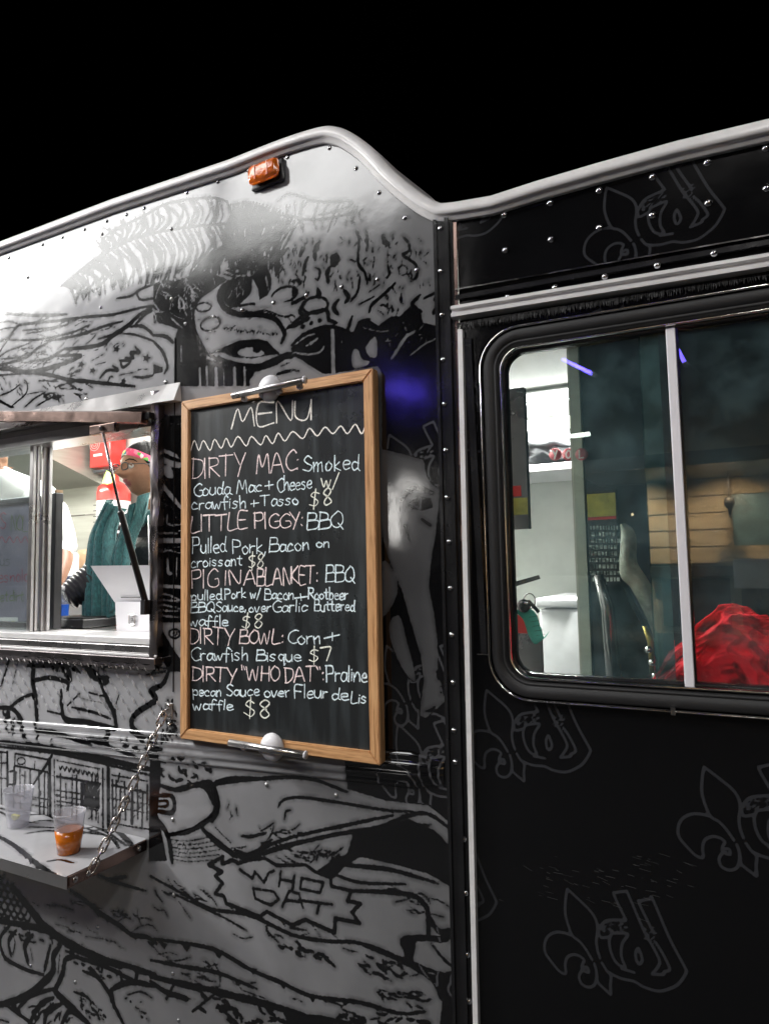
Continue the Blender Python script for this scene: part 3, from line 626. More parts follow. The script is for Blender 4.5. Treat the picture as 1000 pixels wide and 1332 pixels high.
# ================================================================ ground
g=MB();g.add([(-80,-80,0),(80,-80,0),(80,80,0),(-80,80,0)],[(0,1,2,3)]);o=g.put('street','asphalt');o['kind']='structure'
# ================================================================ the truck
T=thing('food_truck',(-1.9,1.0,0),'black food truck wrapped in silver comic artwork, with serving window and cab','truck')
trk=[(0,205),(200,128),(340,85),(400,83),(455,105),(530,162),(610,247),(700,322),(775,368),(830,376),(1000,350)]
rp=[P(300+a/2.941,150+b/2.941) for a,b in trk];rp=[(v.x,v.z) for v in rp]
path=[(-5.4,2.640),(-4,2.640),(-3,2.639),(-2.15,2.639),(-1.6,2.638)]+[tuple(q) for q in cat(rp,6)]+[tuple((P(*q).x,P(*q).z)) for q in ((700,250),(780,227),(880,200),(1000,172))]+[(.8,2.345),(1.7,2.345)]
def roofz(x):
    return np.interp(x,[q[0] for q in path],[q[1] for q in path])
t=MB();t.sweep(path,[(-.019,.004),(-.0205,-.004),(-.019,-.009),(-.009,-.010),(-.0085,-.014),(-.0065,-.018),(.001,-.019),(.014,-.017),(.0195,-.011),(.022,.0),(.0245,.03),(.030,.12)])
tr=t.put('roof_trim','white_trim',T,True)
t=MB();t.sweep(path,[(.030,.12),(.05,.3),(.06,.9),(.05,1.7),(.028,1.85)]);t.put('roof','white_trim',T,True)
SWL,SWR,SWB,SWT=-3.25,-1.445,1.335,1.99
def keep(X,Z):
    hole=(X>SWL)&(X<SWR)&(Z>SWB)&(Z<SWT)
    return (Z<roofz(X)-.004)&(~hole)&(X<-.545)
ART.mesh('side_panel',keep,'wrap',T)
o=MB().add([(-5.4,0,.18),(-3.402,0,.18),(-3.402,0,2.63),(-5.4,0,2.63)],[(0,1,2,3)]).put('side_panel','wrap',T)
for n_,v in (('ink',.02),('tone',.9),('emb',.02)):
    a=o.data.attributes.new(n_,'FLOAT','POINT');a.data.foreach_set('value',[v]*4)
# panel joint at px 183
for x,za,zb in ((P(227,700).x,P(227,900).z,P(227,440).z),):
    b=MB().box((x-.001,-.0025,za),(x+.001,.001,zb)).put('panel_joint','black_trim',T)
# rub rail, pressed ribs following the drawing
def railz(x): return 1.109+ (x+.6)*(.052/1.49)
prof=[(.040,-.001),(.037,-.010),(.030,-.013),(.025,-.008),(.020,-.006),(.016,-.016),(.008,-.018),(.003,-.012),(-.001,-.009),(-.006,-.018),(-.014,-.018),(-.018,-.010),(-.024,-.008),(-.029,-.012),(-.034,-.010),(-.038,-.001)]
xs=lin(-3.4,-.67,.006)+lin(-.668,-.579,.004)
mb=MB()
for i,x in enumerate(xs):
    k=1 if x<-.655 else max(0.02,((-.578-x)/.077))**.6
    for (n_,y) in prof: mb.v.append(Vector((x,y*k*.55-.0015,railz(x)+n_*(.55+.45*k))))
for i in range(len(xs)-1):
    for j in range(len(prof)-1):
        a=i*len(prof)+j;c=a+len(prof);mb.f.append((a,a+1,c+1,c))
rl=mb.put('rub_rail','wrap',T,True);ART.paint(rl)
# tread plate lozenges
def lozenges(x0,x1,z0,z1,dx,dz,L,w,h,y0):
    mb=MB();r=0;z=z0
    while z<z1:
        x=x0+(dx/2 if r%2 else 0)
        while x<x1:
            c,s_=math.cos(-.95),math.sin(-.95)
            q=[(-L,0),(0,-w),(L,0),(0,w)];v=[Vector((x+a*c-b*s_,y0,z+a*s_+b*c)) for a,b in q]+[Vector((x+a*.6*c-b*.1*s_,y0-h,z+a*.6*s_+b*.1*c)) for a,b in q]
            mb.add(v,[(0,1,5,4),(1,2,6,5),(2,3,7,6),(3,0,4,7),(4,5,6,7)]);x+=dx
        z+=dz;r+=1
    return mb
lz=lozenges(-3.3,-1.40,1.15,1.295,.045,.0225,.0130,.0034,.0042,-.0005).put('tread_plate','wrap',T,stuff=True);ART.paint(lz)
for d_ in lz.data.attributes['tone'].data: d_.value=min(2.6,d_.value*1.9)  # paler tone paints highlights onto the raised lozenges
# seam angle with its rivets, copper edge
sx=-.551
def strip(name,px0,px1,ytop,ybot,y0,y1,m_,bev=.001):
    a=P(px0[0],ytop);b=P(px1[0],ytop);c=P(px0[1],ybot);d=P(px1[1],ybot)
    mb=MB();v=[]
    for q in (c,d,b,a): v.append((q.x,y0,q.z))
    for q in (c,d,b,a): v.append((q.x,y1,q.z))
    mb.add(v,[(3,2,1,0),(4,5,6,7),(0,1,5,4),(1,2,6,5),(2,3,7,6),(3,0,4,7)]);return mb.put(name,m_,T)
strip('seam_strip',(566,594),(589,619),286,1420,.002,-.006,'black_trim')
strip('seam_bead',(565,593),(569,597),288,1420,.0,-.010,'black_trim')
strip('seam_bead',(580,608),(585,613),286,1420,.0,-.012,'black_trim')
strip('seam_edge',(590,611),(594,615),290,1420,.0,-.004,'alu_bronze')
strip('door_divider',(597,619),(603,625.5),430,1420,.004,-.010,'white_trim')
# cab panels
WX0,WX1,WZ0,WZ1=-.47,.66,1.275,2.036
def keepc(X,Z): return (Z<roofz(X)-.004)&(X>-.515)&(~((X>WX0+.03)&(X<WX1-.03)&(Z>WZ0+.03)&(Z<WZ1-.03)))
CAB.mesh('cab_panel',keepc,'wrap_cab',T,.003)
# flange above the white rail, white drip rail, brush seal
def along(name,pxa,pxb,w,h,y0,y1,m_,prof=None):
    a,b=P(*pxa),P(*pxb);d=(b-a);b=a+d*1.0;b2=a+d*(1.65)
    pr=prof or [(-h/2,y0),(-h/2,y1),(h/2,y1),(h/2,y0)]
    mb=MB();mb.sweep([(a.x,a.z),(b2.x,b2.z)],pr);return fixn(mb.put(name,m_,T))
along('flange',(593,388),(1000,316),0,.010,.003,-.006,'black_trim')
along('flange_edge',(594,379),(1000,309),0,.0025,.003,-.012,'chrome')
dr=along('drip_rail',(591,409),(1000,343),0,.03,0,0,'white_trim',[(-.015,.003),(-.0155,-.012),(-.012,-.020),(-.004,-.021),(-.002,-.016),(.002,-.016),(.004,-.024),(.010,-.024),(.015,-.014),(.0155,.003)]);autosmooth(dr,50)
# bristles of the brush seal
mb=MB();a,b=P(594,424,-.006),P(1000,357,-.006);n=700
for i in range(n):
    t_=i/n*1.6;c=a+(b-a)*t_;l=random.uniform(.006,.013);dx=random.gauss(0,.0015);w=.0011
    mb.add([(c.x-w,c.y+random.uniform(-.002,.002),c.z+.006),(c.x+w,c.y,c.z+.006),(c.x+dx,c.y-.001,c.z-l)],[(0,1,2)])
mb.put('brush_seal','rubber',T,stuff=True)
# rivets: every one its own part, shared mesh
rv=MB().lathe([(.0085,0),(.0082,-.0012),(.0074,-.0024),(.0058,-.0042),(.0034,-.0055),(.0008,-.0060)],(0,0,0),(0,1,0),12)
R0=rv.put('rivet','rivet',T,True);autosmooth(R0,60);first=[True]
RV2=R0.data.copy();RV2.materials.clear();RV2.materials.append(M['rivet_pale'])
def rivet(v,s=1.0,y=0,pale=False):
    global R0
    o=R0 if first[0] else R0.copy()
    if not first[0]:COL.objects.link(o)
    first[0]=False;o.location=(v.x,y,v.z);o.scale=(s,s,s)
    if pale:o.data=RV2
def rvs(ox,oy,sc,lst,s=1.0,y=0,pale=False):
    for a,b in lst: rivet(P(ox+a/sc,oy+b/sc),s*.8,y,pale)
rvs(0,150,2.941,[(35,545),(165,495),(240,467),(325,437),(410,405),(485,380),(553,355),(717,296),(835,255),(952,212)],.8)
rvs(0,150,2.941,[(108,620),(392,455),(387,735),(657,435),(657,702),(818,770),(710,797)],.8,pale=True)
rvs(300,150,2.941,[(70,212),(218,160),(378,125),(480,203),(568,296),(667,392),(45,745),(165,717),(290,688),(425,657),(562,627),(712,592)],.9)
rvs(300,150,2.941,[(805,437),(807,600),(812,767),(817,937),(822,1107)],1,-.006)
rvs(480,500,2.5625,[(260,220),(265,378),(270,525),(274,680),(280,835),(284,993),(286,1152),(291,1257)],1,-.006)
rvs(560,150,2.273,[(215,293),(352,257),(497,220),(655,180),(817,137),(990,95),(220,397),(355,365),(498,330),(655,293),(820,257),(993,213)],1.1,.003)
rvs(560,150,2.273,[(230,540),(370,512),(516,480),(670,447),(837,412)],1,-.006)
rvs(200,980,2.381,[(350,97),(565,130),(60,205),(60,682),(960,838)],.9,pale=True)
rvs(200,980,2.381,[(937,187),(967,270),(945,365),(950,520)],.6)
for yy in (1090,1160,1240,1300): rivet(P(604+(yy-1090)*.03,yy),.8,-.006)
rvs(0,1130,5,[(637,380),(493,738),(203,630)],.9,pale=True);rvs(0,1060,3.03,[(685,315),(705,810)],.8,pale=True)
# amber marker lamp
mk=P(350,229,0);ang=.03
def local(o,c,ang):
    for v in o.data.vertices:
        x,z=v.co.x,v.co.z;v.co.x=c.x+x*math.cos(ang)-z*math.sin(ang);v.co.z=c.z+x*math.sin(ang)+z*math.cos(ang)
b=MB().box((-.053,-.010,-.031),(.053,.0,.031),.006).put('marker_lamp_base','black_plastic',T,True);local(b,mk,ang)
l=MB().box((-.048,-.034,-.026),(.048,-.0102,.026),.013).put('marker_lamp_lens','amber',T,True);local(l,mk,ang)
for dx in (-.02,.018):
    q=MB().box((dx-.001,-.0355,-.019),(dx+.001,-.034,.019)).put('lens_ridge','amber',T);local(q,mk,ang)
# ---------------------------------------------------------------- cab window: rounded frame, panes, post
def rrect(x0,x1,z0,z1,r,n=8):
    out=[]
    for cx,cz,a0 in ((x1-r,z0+r,-90),(x1-r,z1-r,0),(x0+r,z1-r,90),(x0+r,z0+r,180)):
        for k in range(n+1):
            a=math.radians(a0+90*k/n);out.append((cx+r*math.cos(a),cz+r*math.sin(a)))
    return out
def wpath(ins,r):
    q=rrect(WX0+ins,WX1-ins,WZ0+ins,WZ1-ins,r);
    return [(x,z+(.010 if z>1.7 else 0)*(1-(x-WX0)/.5)) for x,z in q]
mb=MB();mb.sweep(wpath(0,.085),[(-.001,.002),(-.001,-.009),(0,-.011),(.002,-.011),(.0035,-.008)],True);fixn(mb.put('window_bead','chrome',T,True))
mb=MB();mb.sweep(wpath(.006,.08),[(0,.0),(0,-.006),(.003,-.0075),(.022,-.0075),(.023,-.0055),(.0245,-.0055),(.0255,-.007),(.030,-.004),(.034,.010)],True);fixn(mb.put('window_frame','rubber',T,True));
mb=MB();mb.sweep(wpath(.041,.05),[(0,.018),(0,-.002),(.0022,-.004),(.0045,-.002),(.005,.018)],True);fixn(mb.put('window_bead','chrome',T,True))
mb=MB();mb.sweep(wpath(.046,.045),[(0,.006),(.003,.004),(.006,.012),(.006,.03)],True);fixn(mb.put('window_frame','black_trim',T,True))
mb=MB();a=P(695,917,-.004);mb.box((P(876,925).x-.004,-.017,WZ0-.004),(P(876,925).x+.004,-.008,WZ0+.010)).put('bead_joint','chrome',T)
px_=P(870,426,.012).x
mb=MB();a,b=P(863,426,.012),P(877,426,.012);c,d=P(885,888,.012),P(899,888,.012)
zt,zb=WZ1-.044,WZ0+.044
post=MB().box((a.x+.003,.004,zb),(b.x+.001,.030,zt),.0015).put('window_post','post_white',T)
MB().box((b.x+.0015,.008,zb),(b.x+.005,.028,zt)).put('post_seal','black_trim',T)
gl,gr=WX0+.045,WX1-.045
MB().box((gl,.016,zb),(a.x+.004,.020,zt)).put('window_pane','glass',T)
MB().box((b.x,.016,zb),(gr,.020,zt)).put('window_pane','glass',T)
# overlapping slider behind the left pane: teal edge strips
e1=P(745,600,.034).x;e2=P(757,600,.034).x
MB().box((P(838,600,.034).x,.030,zb),(P(864,600,.034).x,.040,zt)).put('slider_stile','glass_teal',T)
MB().box((e1,.034,zb),(P(838,600,.034).x-.001,.037,zt)).put('slider_pane','glass_teal',T).data.materials.clear()
bpy.context.scene.objects['slider_pane'].data.materials.append(M['glass'])
# door panel joint under the window and small slot
MB().box((P(620,851).x,.0015,P(620,851).z-.0012),(WX0,.0045,P(620,851).z+.0012)).put('panel_joint','chrome',T)
MB().box((P(640,700).x-.010,-.001,1.62),(P(640,700).x-.007,.003,1.84)).put('door_seal','rubber',T)
strip('door_stile',(604,626),(613,634),440,850,.003,-.004,'black_trim')
# ---------------------------------------------------------------- serving window
jx0,jx1=P(196,700,-.02).x,P(206,700,-.02).x
def jf(u,v):
    z=1.318+v*(2.045-1.318);x=jx0+(jx1-jx0)*u;y=-.022-.004*math.sin(u*3.1)
    d=0
    for zc,s_ in ((P(200,655).z,1),(P(200,745).z,1.2)):
        t_=(z-zc)/.03;d+=s_*math.exp(-t_*t_)*(.006+.012*abs(t_)*(1-u))
    return (x+.0016*math.sin(z*23)+d*.35*(u),y+d*.6+.0012*math.sin(z*61+u*3),z)
j=MB().grid(jf,6,90).put('window_jamb','alu_dark',T,True)
MB().box((jx0,-.021,1.318),(jx0+.004,.06,2.045)).put('window_jamb','alu',T)
MB().box((jx1-.002,-.021,1.318),(jx1,.0,2.045)).put('window_jamb','alu_dark',T)
for z0,z1,y0,y1,m_ in ((1.348,1.366,-.006,.13,'white_trim'),(1.326,1.347,-.018,.02,'alu'),(1.318,1.325,-.024,.02,'white_trim'),(1.300,1.317,-.030,.0,'alu_dark')):
    MB().box((-3.3,y0,z0),(jx0-.001 if z0>1.33 else jx1,y1,z1),.002).put('window_sill',m_,T)
fl=MB().grid(lambda u,v:(-3.3+u*(jx1+3.3),-.031+.004*v,1.300-.014*v+.002*math.sin(u*190)),160,3).put('tread_lip','alu_dark',T,True)
lozenges(-3.3,jx1-.01,1.288,1.299,.028,.02,.007,.0022,.0025,-.031).put('tread_lip','alu',T,stuff=True)
# drip cap above
zc0=P(225,500).z;zc1=P(225,527).z;xe=P(226,515,-.03).x
cap=MB().hexa([(-3.4,0,zc1-.01),(xe-.04,-.045,zc1-.012),(xe-.04,.0,zc1-.012),(-3.4,.0,zc1-.01)]+[(-3.4,-.012,zc0),(xe-.04,-.012,zc0),(xe-.04,0,zc0),(-3.4,0,zc0)])
cap=MB().add([(-3.4,-.045,zc1),(xe-.045,-.045,zc1),(xe-.045,-.008,zc0),(-3.4,-.008,zc0),(-3.4,0,zc1+.004),(xe-.045,0,zc1+.004)],[(0,1,2,3),(0,4,5,1)]).put('drip_cap','alu',T)
MB().add([(xe-.045,-.045,zc1),(xe,-.030,zc1+.004),(xe,-.006,zc0),(xe-.045,-.008,zc0),(xe-.045,0,zc1+.006),(xe,0,zc1+.006)],[(0,1,2,3),(0,4,5,1),(1,5,2)]).put('drip_cap','white_trim',T)
rivet(P(216,497),.8,0,True);rivet(P(113,519),.8,0,True)
# awning frame bar and gas strut
a,b=P(-60,541,-.06),P(189,543,-.04)
d=(a-b).normalized();a=b+d*1.7
mb=MB();h=.016
def bar(a,b,h,w,name,m_,par=T,bev=True):
    d=(b-a).normalized();up=Vector((0,0,1));s_=d.cross(up).normalized();up=s_.cross(d)
    sec=[(-w,-h),(w,-h),(w,h*.7),(w*.5,h),(-w*.5,h),(-w,h*.7)];v=[]
    for q in (a,b):
        for p_,r_ in sec: v.append(q+s_*p_+up*r_)
    n=len(sec);mb=MB().add(v,[tuple(range(n))[::-1],tuple(range(n,2*n))]+[(i,(i+1)%n,n+(i+1)%n,n+i) for i in range(n)])
    return fixn(mb.put(name,m_,par))
bar(a,b,.0165,.014,'awning_bar','alu_bronze')
MB().box((b.x,-.045,b.z-.006),(b.x+.02,-.01,b.z+.012)).put('hinge','black_trim',T)
q=P(137,557,-.055);br=MB().box((q.x-.052,-.066,q.z-.016),(q.x+.050,-.048,q.z+.010),.002).put('strut_bracket','alu_bronze',T)
MB().lathe([(.007,0),(.007,-.004),(.003,-.007)],(q.x,-.066,q.z-.002),(0,1,0),10).put('bolt','chrome',br)
s0,s1,s2=P(134,562,-.062),P(157,665,-.05),P(189,782,-.03)
MB().tube([s0,s1],.0042,10).put('strut_rod','alu_dark',T,True)
st=MB().tube([s1,s1+(s2-s1)*.02,s1+(s2-s1)*.03,s2],[.0075,.0095,.0088,.0088],14).put('strut_cylinder','black_plastic',T,True)
MB().box((s2.x-.010,s2.y-.008,s2.z-.036),(s2.x+.008,s2.y+.012,s2.z+.004),.002).put('strut_mount','black_plastic',T)
# sliding panes with mullions
for (pa,pb,y) in ((37,41.5,.02),(42.5,47.5,.034),(52.5,56,.05),(57.5,63,.062)):
    x0,x1=P(pa,700,y).x,P(pb,700,y).x;MB().box((x0,y,1.366),(x1,y+.012,1.985),.0015).put('slider_mullion','alu',T)
MB().box((-3.2,.028,1.37),(P(38,700,.03).x,.032,1.98)).put('sliding_pane','glass_clean',T)
MB().box((-3.2,.056,1.37),(P(53,700,.06).x,.060,1.98)).put('sliding_pane','glass_clean',T)
MB().box((-3.25,.001,1.955),(jx0,.10,1.992)).put('window_head','alu',T)
# ---------------------------------------------------------------- truck interior shell
for nm_,a,b,m_ in (('inner_floor',(-5.3,.05,.74),(1.6,2.0,.78),'floor_dark'),('inner_ceiling',(-5.3,.05,2.56),(-1.0,1.8,2.60),'ceiling_white'),('inner_ceiling',(-1.0,.05,2.27),(-.47,1.8,2.30),'ceiling_white'),('inner_bulkhead',(-1.0,.05,2.30),(-.98,1.8,2.56),'ceiling_white'),
   ('back_wall',(-5.3,1.75,.78),(-.98,1.80,2.56),'wall_white'),('back_wall',(-.979,1.75,.78),(1.6,1.80,2.28),'wall_white'),('inner_lining',(-5.3,.012,.78),(-3.26,.03,2.56),'wall_white'),
   ('inner_lining',(-3.26,.012,2.0),(-.98,.03,2.56),'wall_white'),('inner_lining',(-.98,.012,2.0),(-.56,.03,2.28),'wall_white'),('inner_lining',(-3.26,.012,.78),(-.56,.03,1.30),'wall_white'),('inner_lining',(jx1+.01,.012,1.30),(-.56,.03,2.0),'wall_white'),
   ('end_wall',(-5.3,.05,.78),(-5.25,1.75,2.56),'steel')):
    MB().box(a,b).put(nm_,m_,T)
ws=MB().box((-4.9,1.735,.78),(-2.95,1.749,2.3)).put('splash_panel','steel',T)
MB().box((-3.62,1.732,1.0),(-3.612,1.736,2.3)).put('panel_joint','alu_dark',T)
MB().box((-4.9,1.731,1.93),(-2.95,1.736,1.936)).put('panel_joint','alu_dark',T)
# hood over the grill
hx=-3.72;MB().prism([(-5.2,1.2,2.30),(-5.2,1.2,2.52),(-5.2,1.74,2.52),(-5.2,1.74,2.12)],(hx+5.2,0,0)).put('hood','steel',T)
# cab partition, cab lining
pe=P(745,600,.75).x;pe2=P(760,600,.75).x
MB().box((pe,.72,.78),(pe2,.78,2.27)).put('partition_edge','steel',T)
MB().box((pe2+.001,.74,.78),(1.6,.78,2.27)).put('cab_partition','navy',T)
MB().box((-.49,.05,2.27),(1.6,.74,2.30)).put('cab_ceiling','navy',T)
MB().box((1.58,.02,.78),(1.6,.74,2.3)).put('cab_end_wall','navy',T)
MB().box((-.3,.05,1.17),(1.5,.34,1.235),.01).put('dashboard','black_plastic',T)
# kitchen ceiling lamps (lit)
def emis(name,col,st):
    m=mat(name,(.8,.8,.8),.4,emis=col,estr=st);return m
M['tube_lit']=emis('tube_lit',(1,.98,.92),12);M['panel_lit']=emis('panel_lit',(1,1,.98),7.0);M['blue_lit']=emis('blue_led_lit',(.10,.06,1),26)
M['warm_lit']=emis('warm_lamp_lit',(1,.66,.36),3);M['flood_soft']=emis('flood_soft_lit',(1,.97,.92),12);M['flood_lit']=emis('flood_lit',(1,.97,.92),9)
def area(name,loc,sx,sy,power,col,par,rot=(0,0,0)):
    l=bpy.data.lights.new(name,'AREA');l.shape='RECTANGLE';l.size=sx;l.size_y=sy;l.energy=power;l.color=col
    o=bpy.data.objects.new(name,l);COL.objects.link(o);o.location=loc;o.rotation_euler=rot
    if par:parent(o,par)
    return o
KP=55
for x,y in ((-1.65,1.0),(-2.95,.95),(-4.25,.8)):
    h=MB().box((x-.6,y-.10,2.535),(x+.6,y+.10,2.56),.004).put('ceiling_lamp','white_plastic',T)
    MB().box((x-.58,y-.085,2.522),(x+.58,y+.085,2.5345)).put('lamp_diffuser','tube_lit',h)
    area('lamp_light',(x,y,2.515),1.15,.16,KP,(1,.985,.93),h)

M['scratch']=mat('scratch_grey',(.10,.10,.10),.6)
mb=MB();rr=random.Random(11)
for _ in range(70):
    c=P(rr.choice((720,775,830,860))+rr.gauss(0,26),rr.choice((1125,1140,1143,1165))+rr.gauss(0,9),.0024);l=rr.uniform(.002,.02);a_=rr.gauss(-.15,.12);w=rr.uniform(.00012,.0004)
    dx,dz=l*math.cos(a_),l*math.sin(a_);mb.add([(c.x,c.y,c.z),(c.x+dx,c.y,c.z+dz),(c.x+dx,c.y,c.z+dz+w),(c.x,c.y,c.z+w)],[(0,1,2,3)])
mb.put('scratches','scratch',T,stuff=True)
# ---------------------------------------------------------------- folding shelf and its chain
sz=P(193,1093).z;sx1=P(193,1093).x
sd=-PX(88,1149,sx1).y if abs(sx1)>0 else .25
SHT=.028
XL=-3.3
TOP=sz+.004
sh=thing('serving_shelf_dummy',(0,0,0),'x','x');bpy.data.objects.remove(sh)
shelf=MB().box((XL,-sd,TOP-SHT),(sx1,-.004,TOP-.001),.0015).put('shelf','alu_bronze',T)
MB().box((XL,-sd-.0015,TOP-SHT-.001),(sx1-.001,-sd,TOP),.0).put('shelf_edge','alu',shelf)
# printed top: its own little drawing field in shelf coordinates
SF=Field(lin(-2.5,sx1+.004,.004),lin(-sd-.004,.0,.004))
class SPen(Pen):
    def pt(s,p):
        q=PZ(s.o[0]+p[0]/s.o[2],s.o[1]+p[1]/s.o[2],TOP);return (q.x,q.y)
sp=SPen(SF);sp.at(0,840,3.03)
K=sp.K
K(7,-60,735,0,755,60,790,110,830,160,870,220,905,262,925);
for a in ((105,820),(125,840),(150,862),(180,880),(205,895)): sp.PK(a[0]-12,a[1],a[0]+16,a[1]+4,a[0]-4,a[1]+24)
for c in ((0,640,60,655,140,650,230,690),(100,700,200,690,330,720,420,700),(110,740,200,730,300,745,400,725,480,735),(220,725,330,700,420,735,500,790),(300,700,400,690,480,740,530,790),(340,720,440,760,470,800),(60,670,200,665,330,680,500,715),(120,715,240,720,330,735,430,750),(360,690,440,720,500,770,520,800),(190,850,240,845,290,858),(0,655,80,690,150,700)): K(5,*c)
SF.tone[:]=1.15
SF.mesh('shelf_print',lambda X,Z:(X>-2.5)&(X<sx1-.001),'wrap',shelf)
o=bpy.data.objects['shelf_print']
for v in o.data.vertices: v.co=Vector((v.co.x,v.co.z,TOP+.0008))
MB().box((XL,-sd,TOP),( -2.5,-.004,TOP+.0008)).put('shelf_print','alu',shelf)
MB().tube([(sx1-.05,-.02,TOP-.05),(sx1-.05,-.012,TOP-.028)],.008,8).put('shelf_bracket','alu_dark',shelf)
for y in (-.03,): MB().lathe([(.007,0),(.006,.003),(.002,.005)],(sx1,y,TOP-.014),(1,0,0),10).put('bolt','chrome',shelf,True)
# corner bracket
cz=TOP-.012
MB().box((sx1-.001,-sd+.003,cz-.012),(sx1+.004,-sd+.075,cz+.012),.002).put('corner_bracket','alu_bronze',shelf)
for y in (-sd+.018,-sd+.055): MB().lathe([(.008,0),(.007,.003),(.003,.006)],(sx1+.004,y,cz),(1,0,0),10).put('bolt','chrome',shelf,True)
CH=bpy.data.objects.new('shelf_chain',None);COL.objects.link(CH);CH.location=(sx1,-.1,1.0);parent(CH,T)
CH.matrix_parent_inverse=Matrix.Translation(-T.location)
A=P(213,929,-.02);B=Vector((sx1+.008,-sd+.06,cz+.004))
n=15;pts=[]
for i in range(n+1):
    t_=i/n;q=A.lerp(B,t_);q.z-=.018*4*t_*(1-t_)*.6;pts.append(q)
def linkmesh(L,w,r):
    mb=MB();c=[]
    for k in range(20):
        a=2*math.pi*k/20;x=math.cos(a)*w;z=math.sin(a)*w
        z+= (L/2-w) if math.sin(a)>=0 else -(L/2-w);c.append((x,0,z))
    mb.tube(c,r,7,closed=True);return mb
L=(pts[1]-pts[0]).length*1.27
l0=linkmesh(L,.0078,.0026).put('chain_link','chain',None,True)
for i in range(n):
    o=l0 if i==0 else l0.copy()
    if i:COL.objects.link(o)
    d=(pts[i+1]-pts[i]).normalized();mid=(pts[i]+pts[i+1])/2
    qt=d.to_track_quat('Z','Y')@Matrix.Rotation(math.radians((20 if i%2 else 110)+random.uniform(-8,8)),4,'Z').to_quaternion()
    o.parent=CH;o.matrix_parent_inverse=Matrix.Translation(-CH.location);o.rotation_mode='QUATERNION';o.rotation_quaternion=qt;o.location=mid
hb=MB().box((A.x-.013,-.004,A.z-.016),(A.x+.014,-.001,A.z+.026),.001).put('chain_bracket','alu',T)
MB().tube([(A.x,-.004,A.z+.010),(A.x-.006,-.02,A.z+.006),(A.x,-.026,A.z-.004),(A.x,-.006,A.z-.008)],.003,8).put('hook','chrome',hb,True)
MB().lathe([(.007,0),(.006,-.003),(.002,-.005)],(A.x+.002,-.004,A.z+.02),(0,1,0),10).put('bolt','chrome',hb,True)
MB().lathe([(.007,0),(.006,-.003),(.002,-.005)],(A.x+.002,-.001,A.z-.03),(0,1,0),10).put('bolt','chrome',hb,True)
# ---------------------------------------------------------------- cups
def cup(name,px,py,h,rb,rt,label,fill,fh):
    c=PZ(px,py,TOP+.0015);r=thing('plastic_cup',c,label,'cup','plastic cups on the folding shelf')
    t_=.0011;prof=[(rb*.2,.003),(rb-.002,.002),(rb,0),(rb+.0005,.002),(rt,h-.004),(rt+.0015,h-.003),(rt+.0022,h),(rt+.0005,h+.001),(rt-t_,h-.003),(rb-t_,.004)]
    MB().lathe(prof,c,(0,0,1),36,False).put('cup_body','cup',r,True)
    if fill: 
        k=fh/h;MB().lathe([(rb+.0012,.001),(rb+.0012+(rt-rb)*k,fh),(rb*.9,fh+.0002),(.001,fh+.0003)],c,(0,0,1),32).put('drink',fill,r,True)
    return c,r
c2,r2=cup('cup',90,1108,.100,.0265,.038,'clear plastic cup of amber drink, right of the lemon cup on the shelf','drink',.058)
c1,r1=cup('cup',24,1074,.102,.027,.039,'nearly empty clear plastic cup with a lemon wedge inside on the shelf',None,0)
MB().lathe([(.020,.005),(.0245,.03),(.012,.0302)],c1,(0,0,1),28).put('ice','cup',r1,True)
mb=MB()
a=[]
for k in range(9):
    t_=math.pi*k/8;a.append((c1.x-.004+.014*math.cos(t_),c1.y-.010,c1.z+.030+.013*math.sin(t_)*-1))
mb.prism(a,(.003,.007,.002));lw=mb.put('lemon_wedge','lemon',None);tag(lw,'yellow lemon wedge inside the nearly empty cup','lemon')
# ---------------------------------------------------------------- menu board
YF=-.034
tl,trr,brr,bl=P(234,520,YF),P(487,480,YF),P(491,995,YF),P(234,962,YF)
x0=(tl.x+bl.x)/2;x1=(trr.x+brr.x)/2;zt_=(tl.z+trr.z)/2;zb_=(bl.z+brr.z)/2
fw=.0265
BR=thing('menu_board',((x0+x1)/2,-.02,zb_),'oak framed chalkboard menu hanging on the truck side','menu board')
def rail(pts,name='frame_rail',axis=0):
    v=[Vector((q[0],-.006,q[1])) for q in pts]+[Vector((q[0],YF+.002,q[1])) for q in pts]
    mb=MB().add(v,[(0,1,2,3),(7,6,5,4),(0,4,5,1),(1,5,6,2),(2,6,7,3),(3,7,4,0)]);bm=bmesh.new()
    o=fixn(mb.put(name,'oak',BR));bm.from_mesh(o.data);bmesh.ops.bevel(bm,geom=bm.edges[:],offset=.0022,segments=2,affect='EDGES');bm.to_mesh(o.data);bm.free()
    t_=o.data.attributes.new('grain','FLOAT_VECTOR','POINT');off=random.random()*5
    for k,vt in enumerate(o.data.vertices):
        c=vt.co;t_.data[k].vector=((c.x,c.y,c.z+off) if axis==0 else (c.z,c.y,c.x+off))
    return autosmooth(o,50)
i0,i1,j0,j1=x0+fw,x1-fw,zb_+fw,zt_-fw;e=.0004
rail([(x0,zt_),(x1,zt_),(i1,j1),(i0,j1)]);rail([(x0,zb_),(x1,zb_),(i1,j0),(i0,j0)])
rail([(x0,zb_+e),(x0,zt_-e),(i0-e,j1),(i0-e,j0)],axis=1);rail([(x1,zb_+e),(x1,zt_-e),(i1+e,j1),(i1+e,j0)],axis=1)
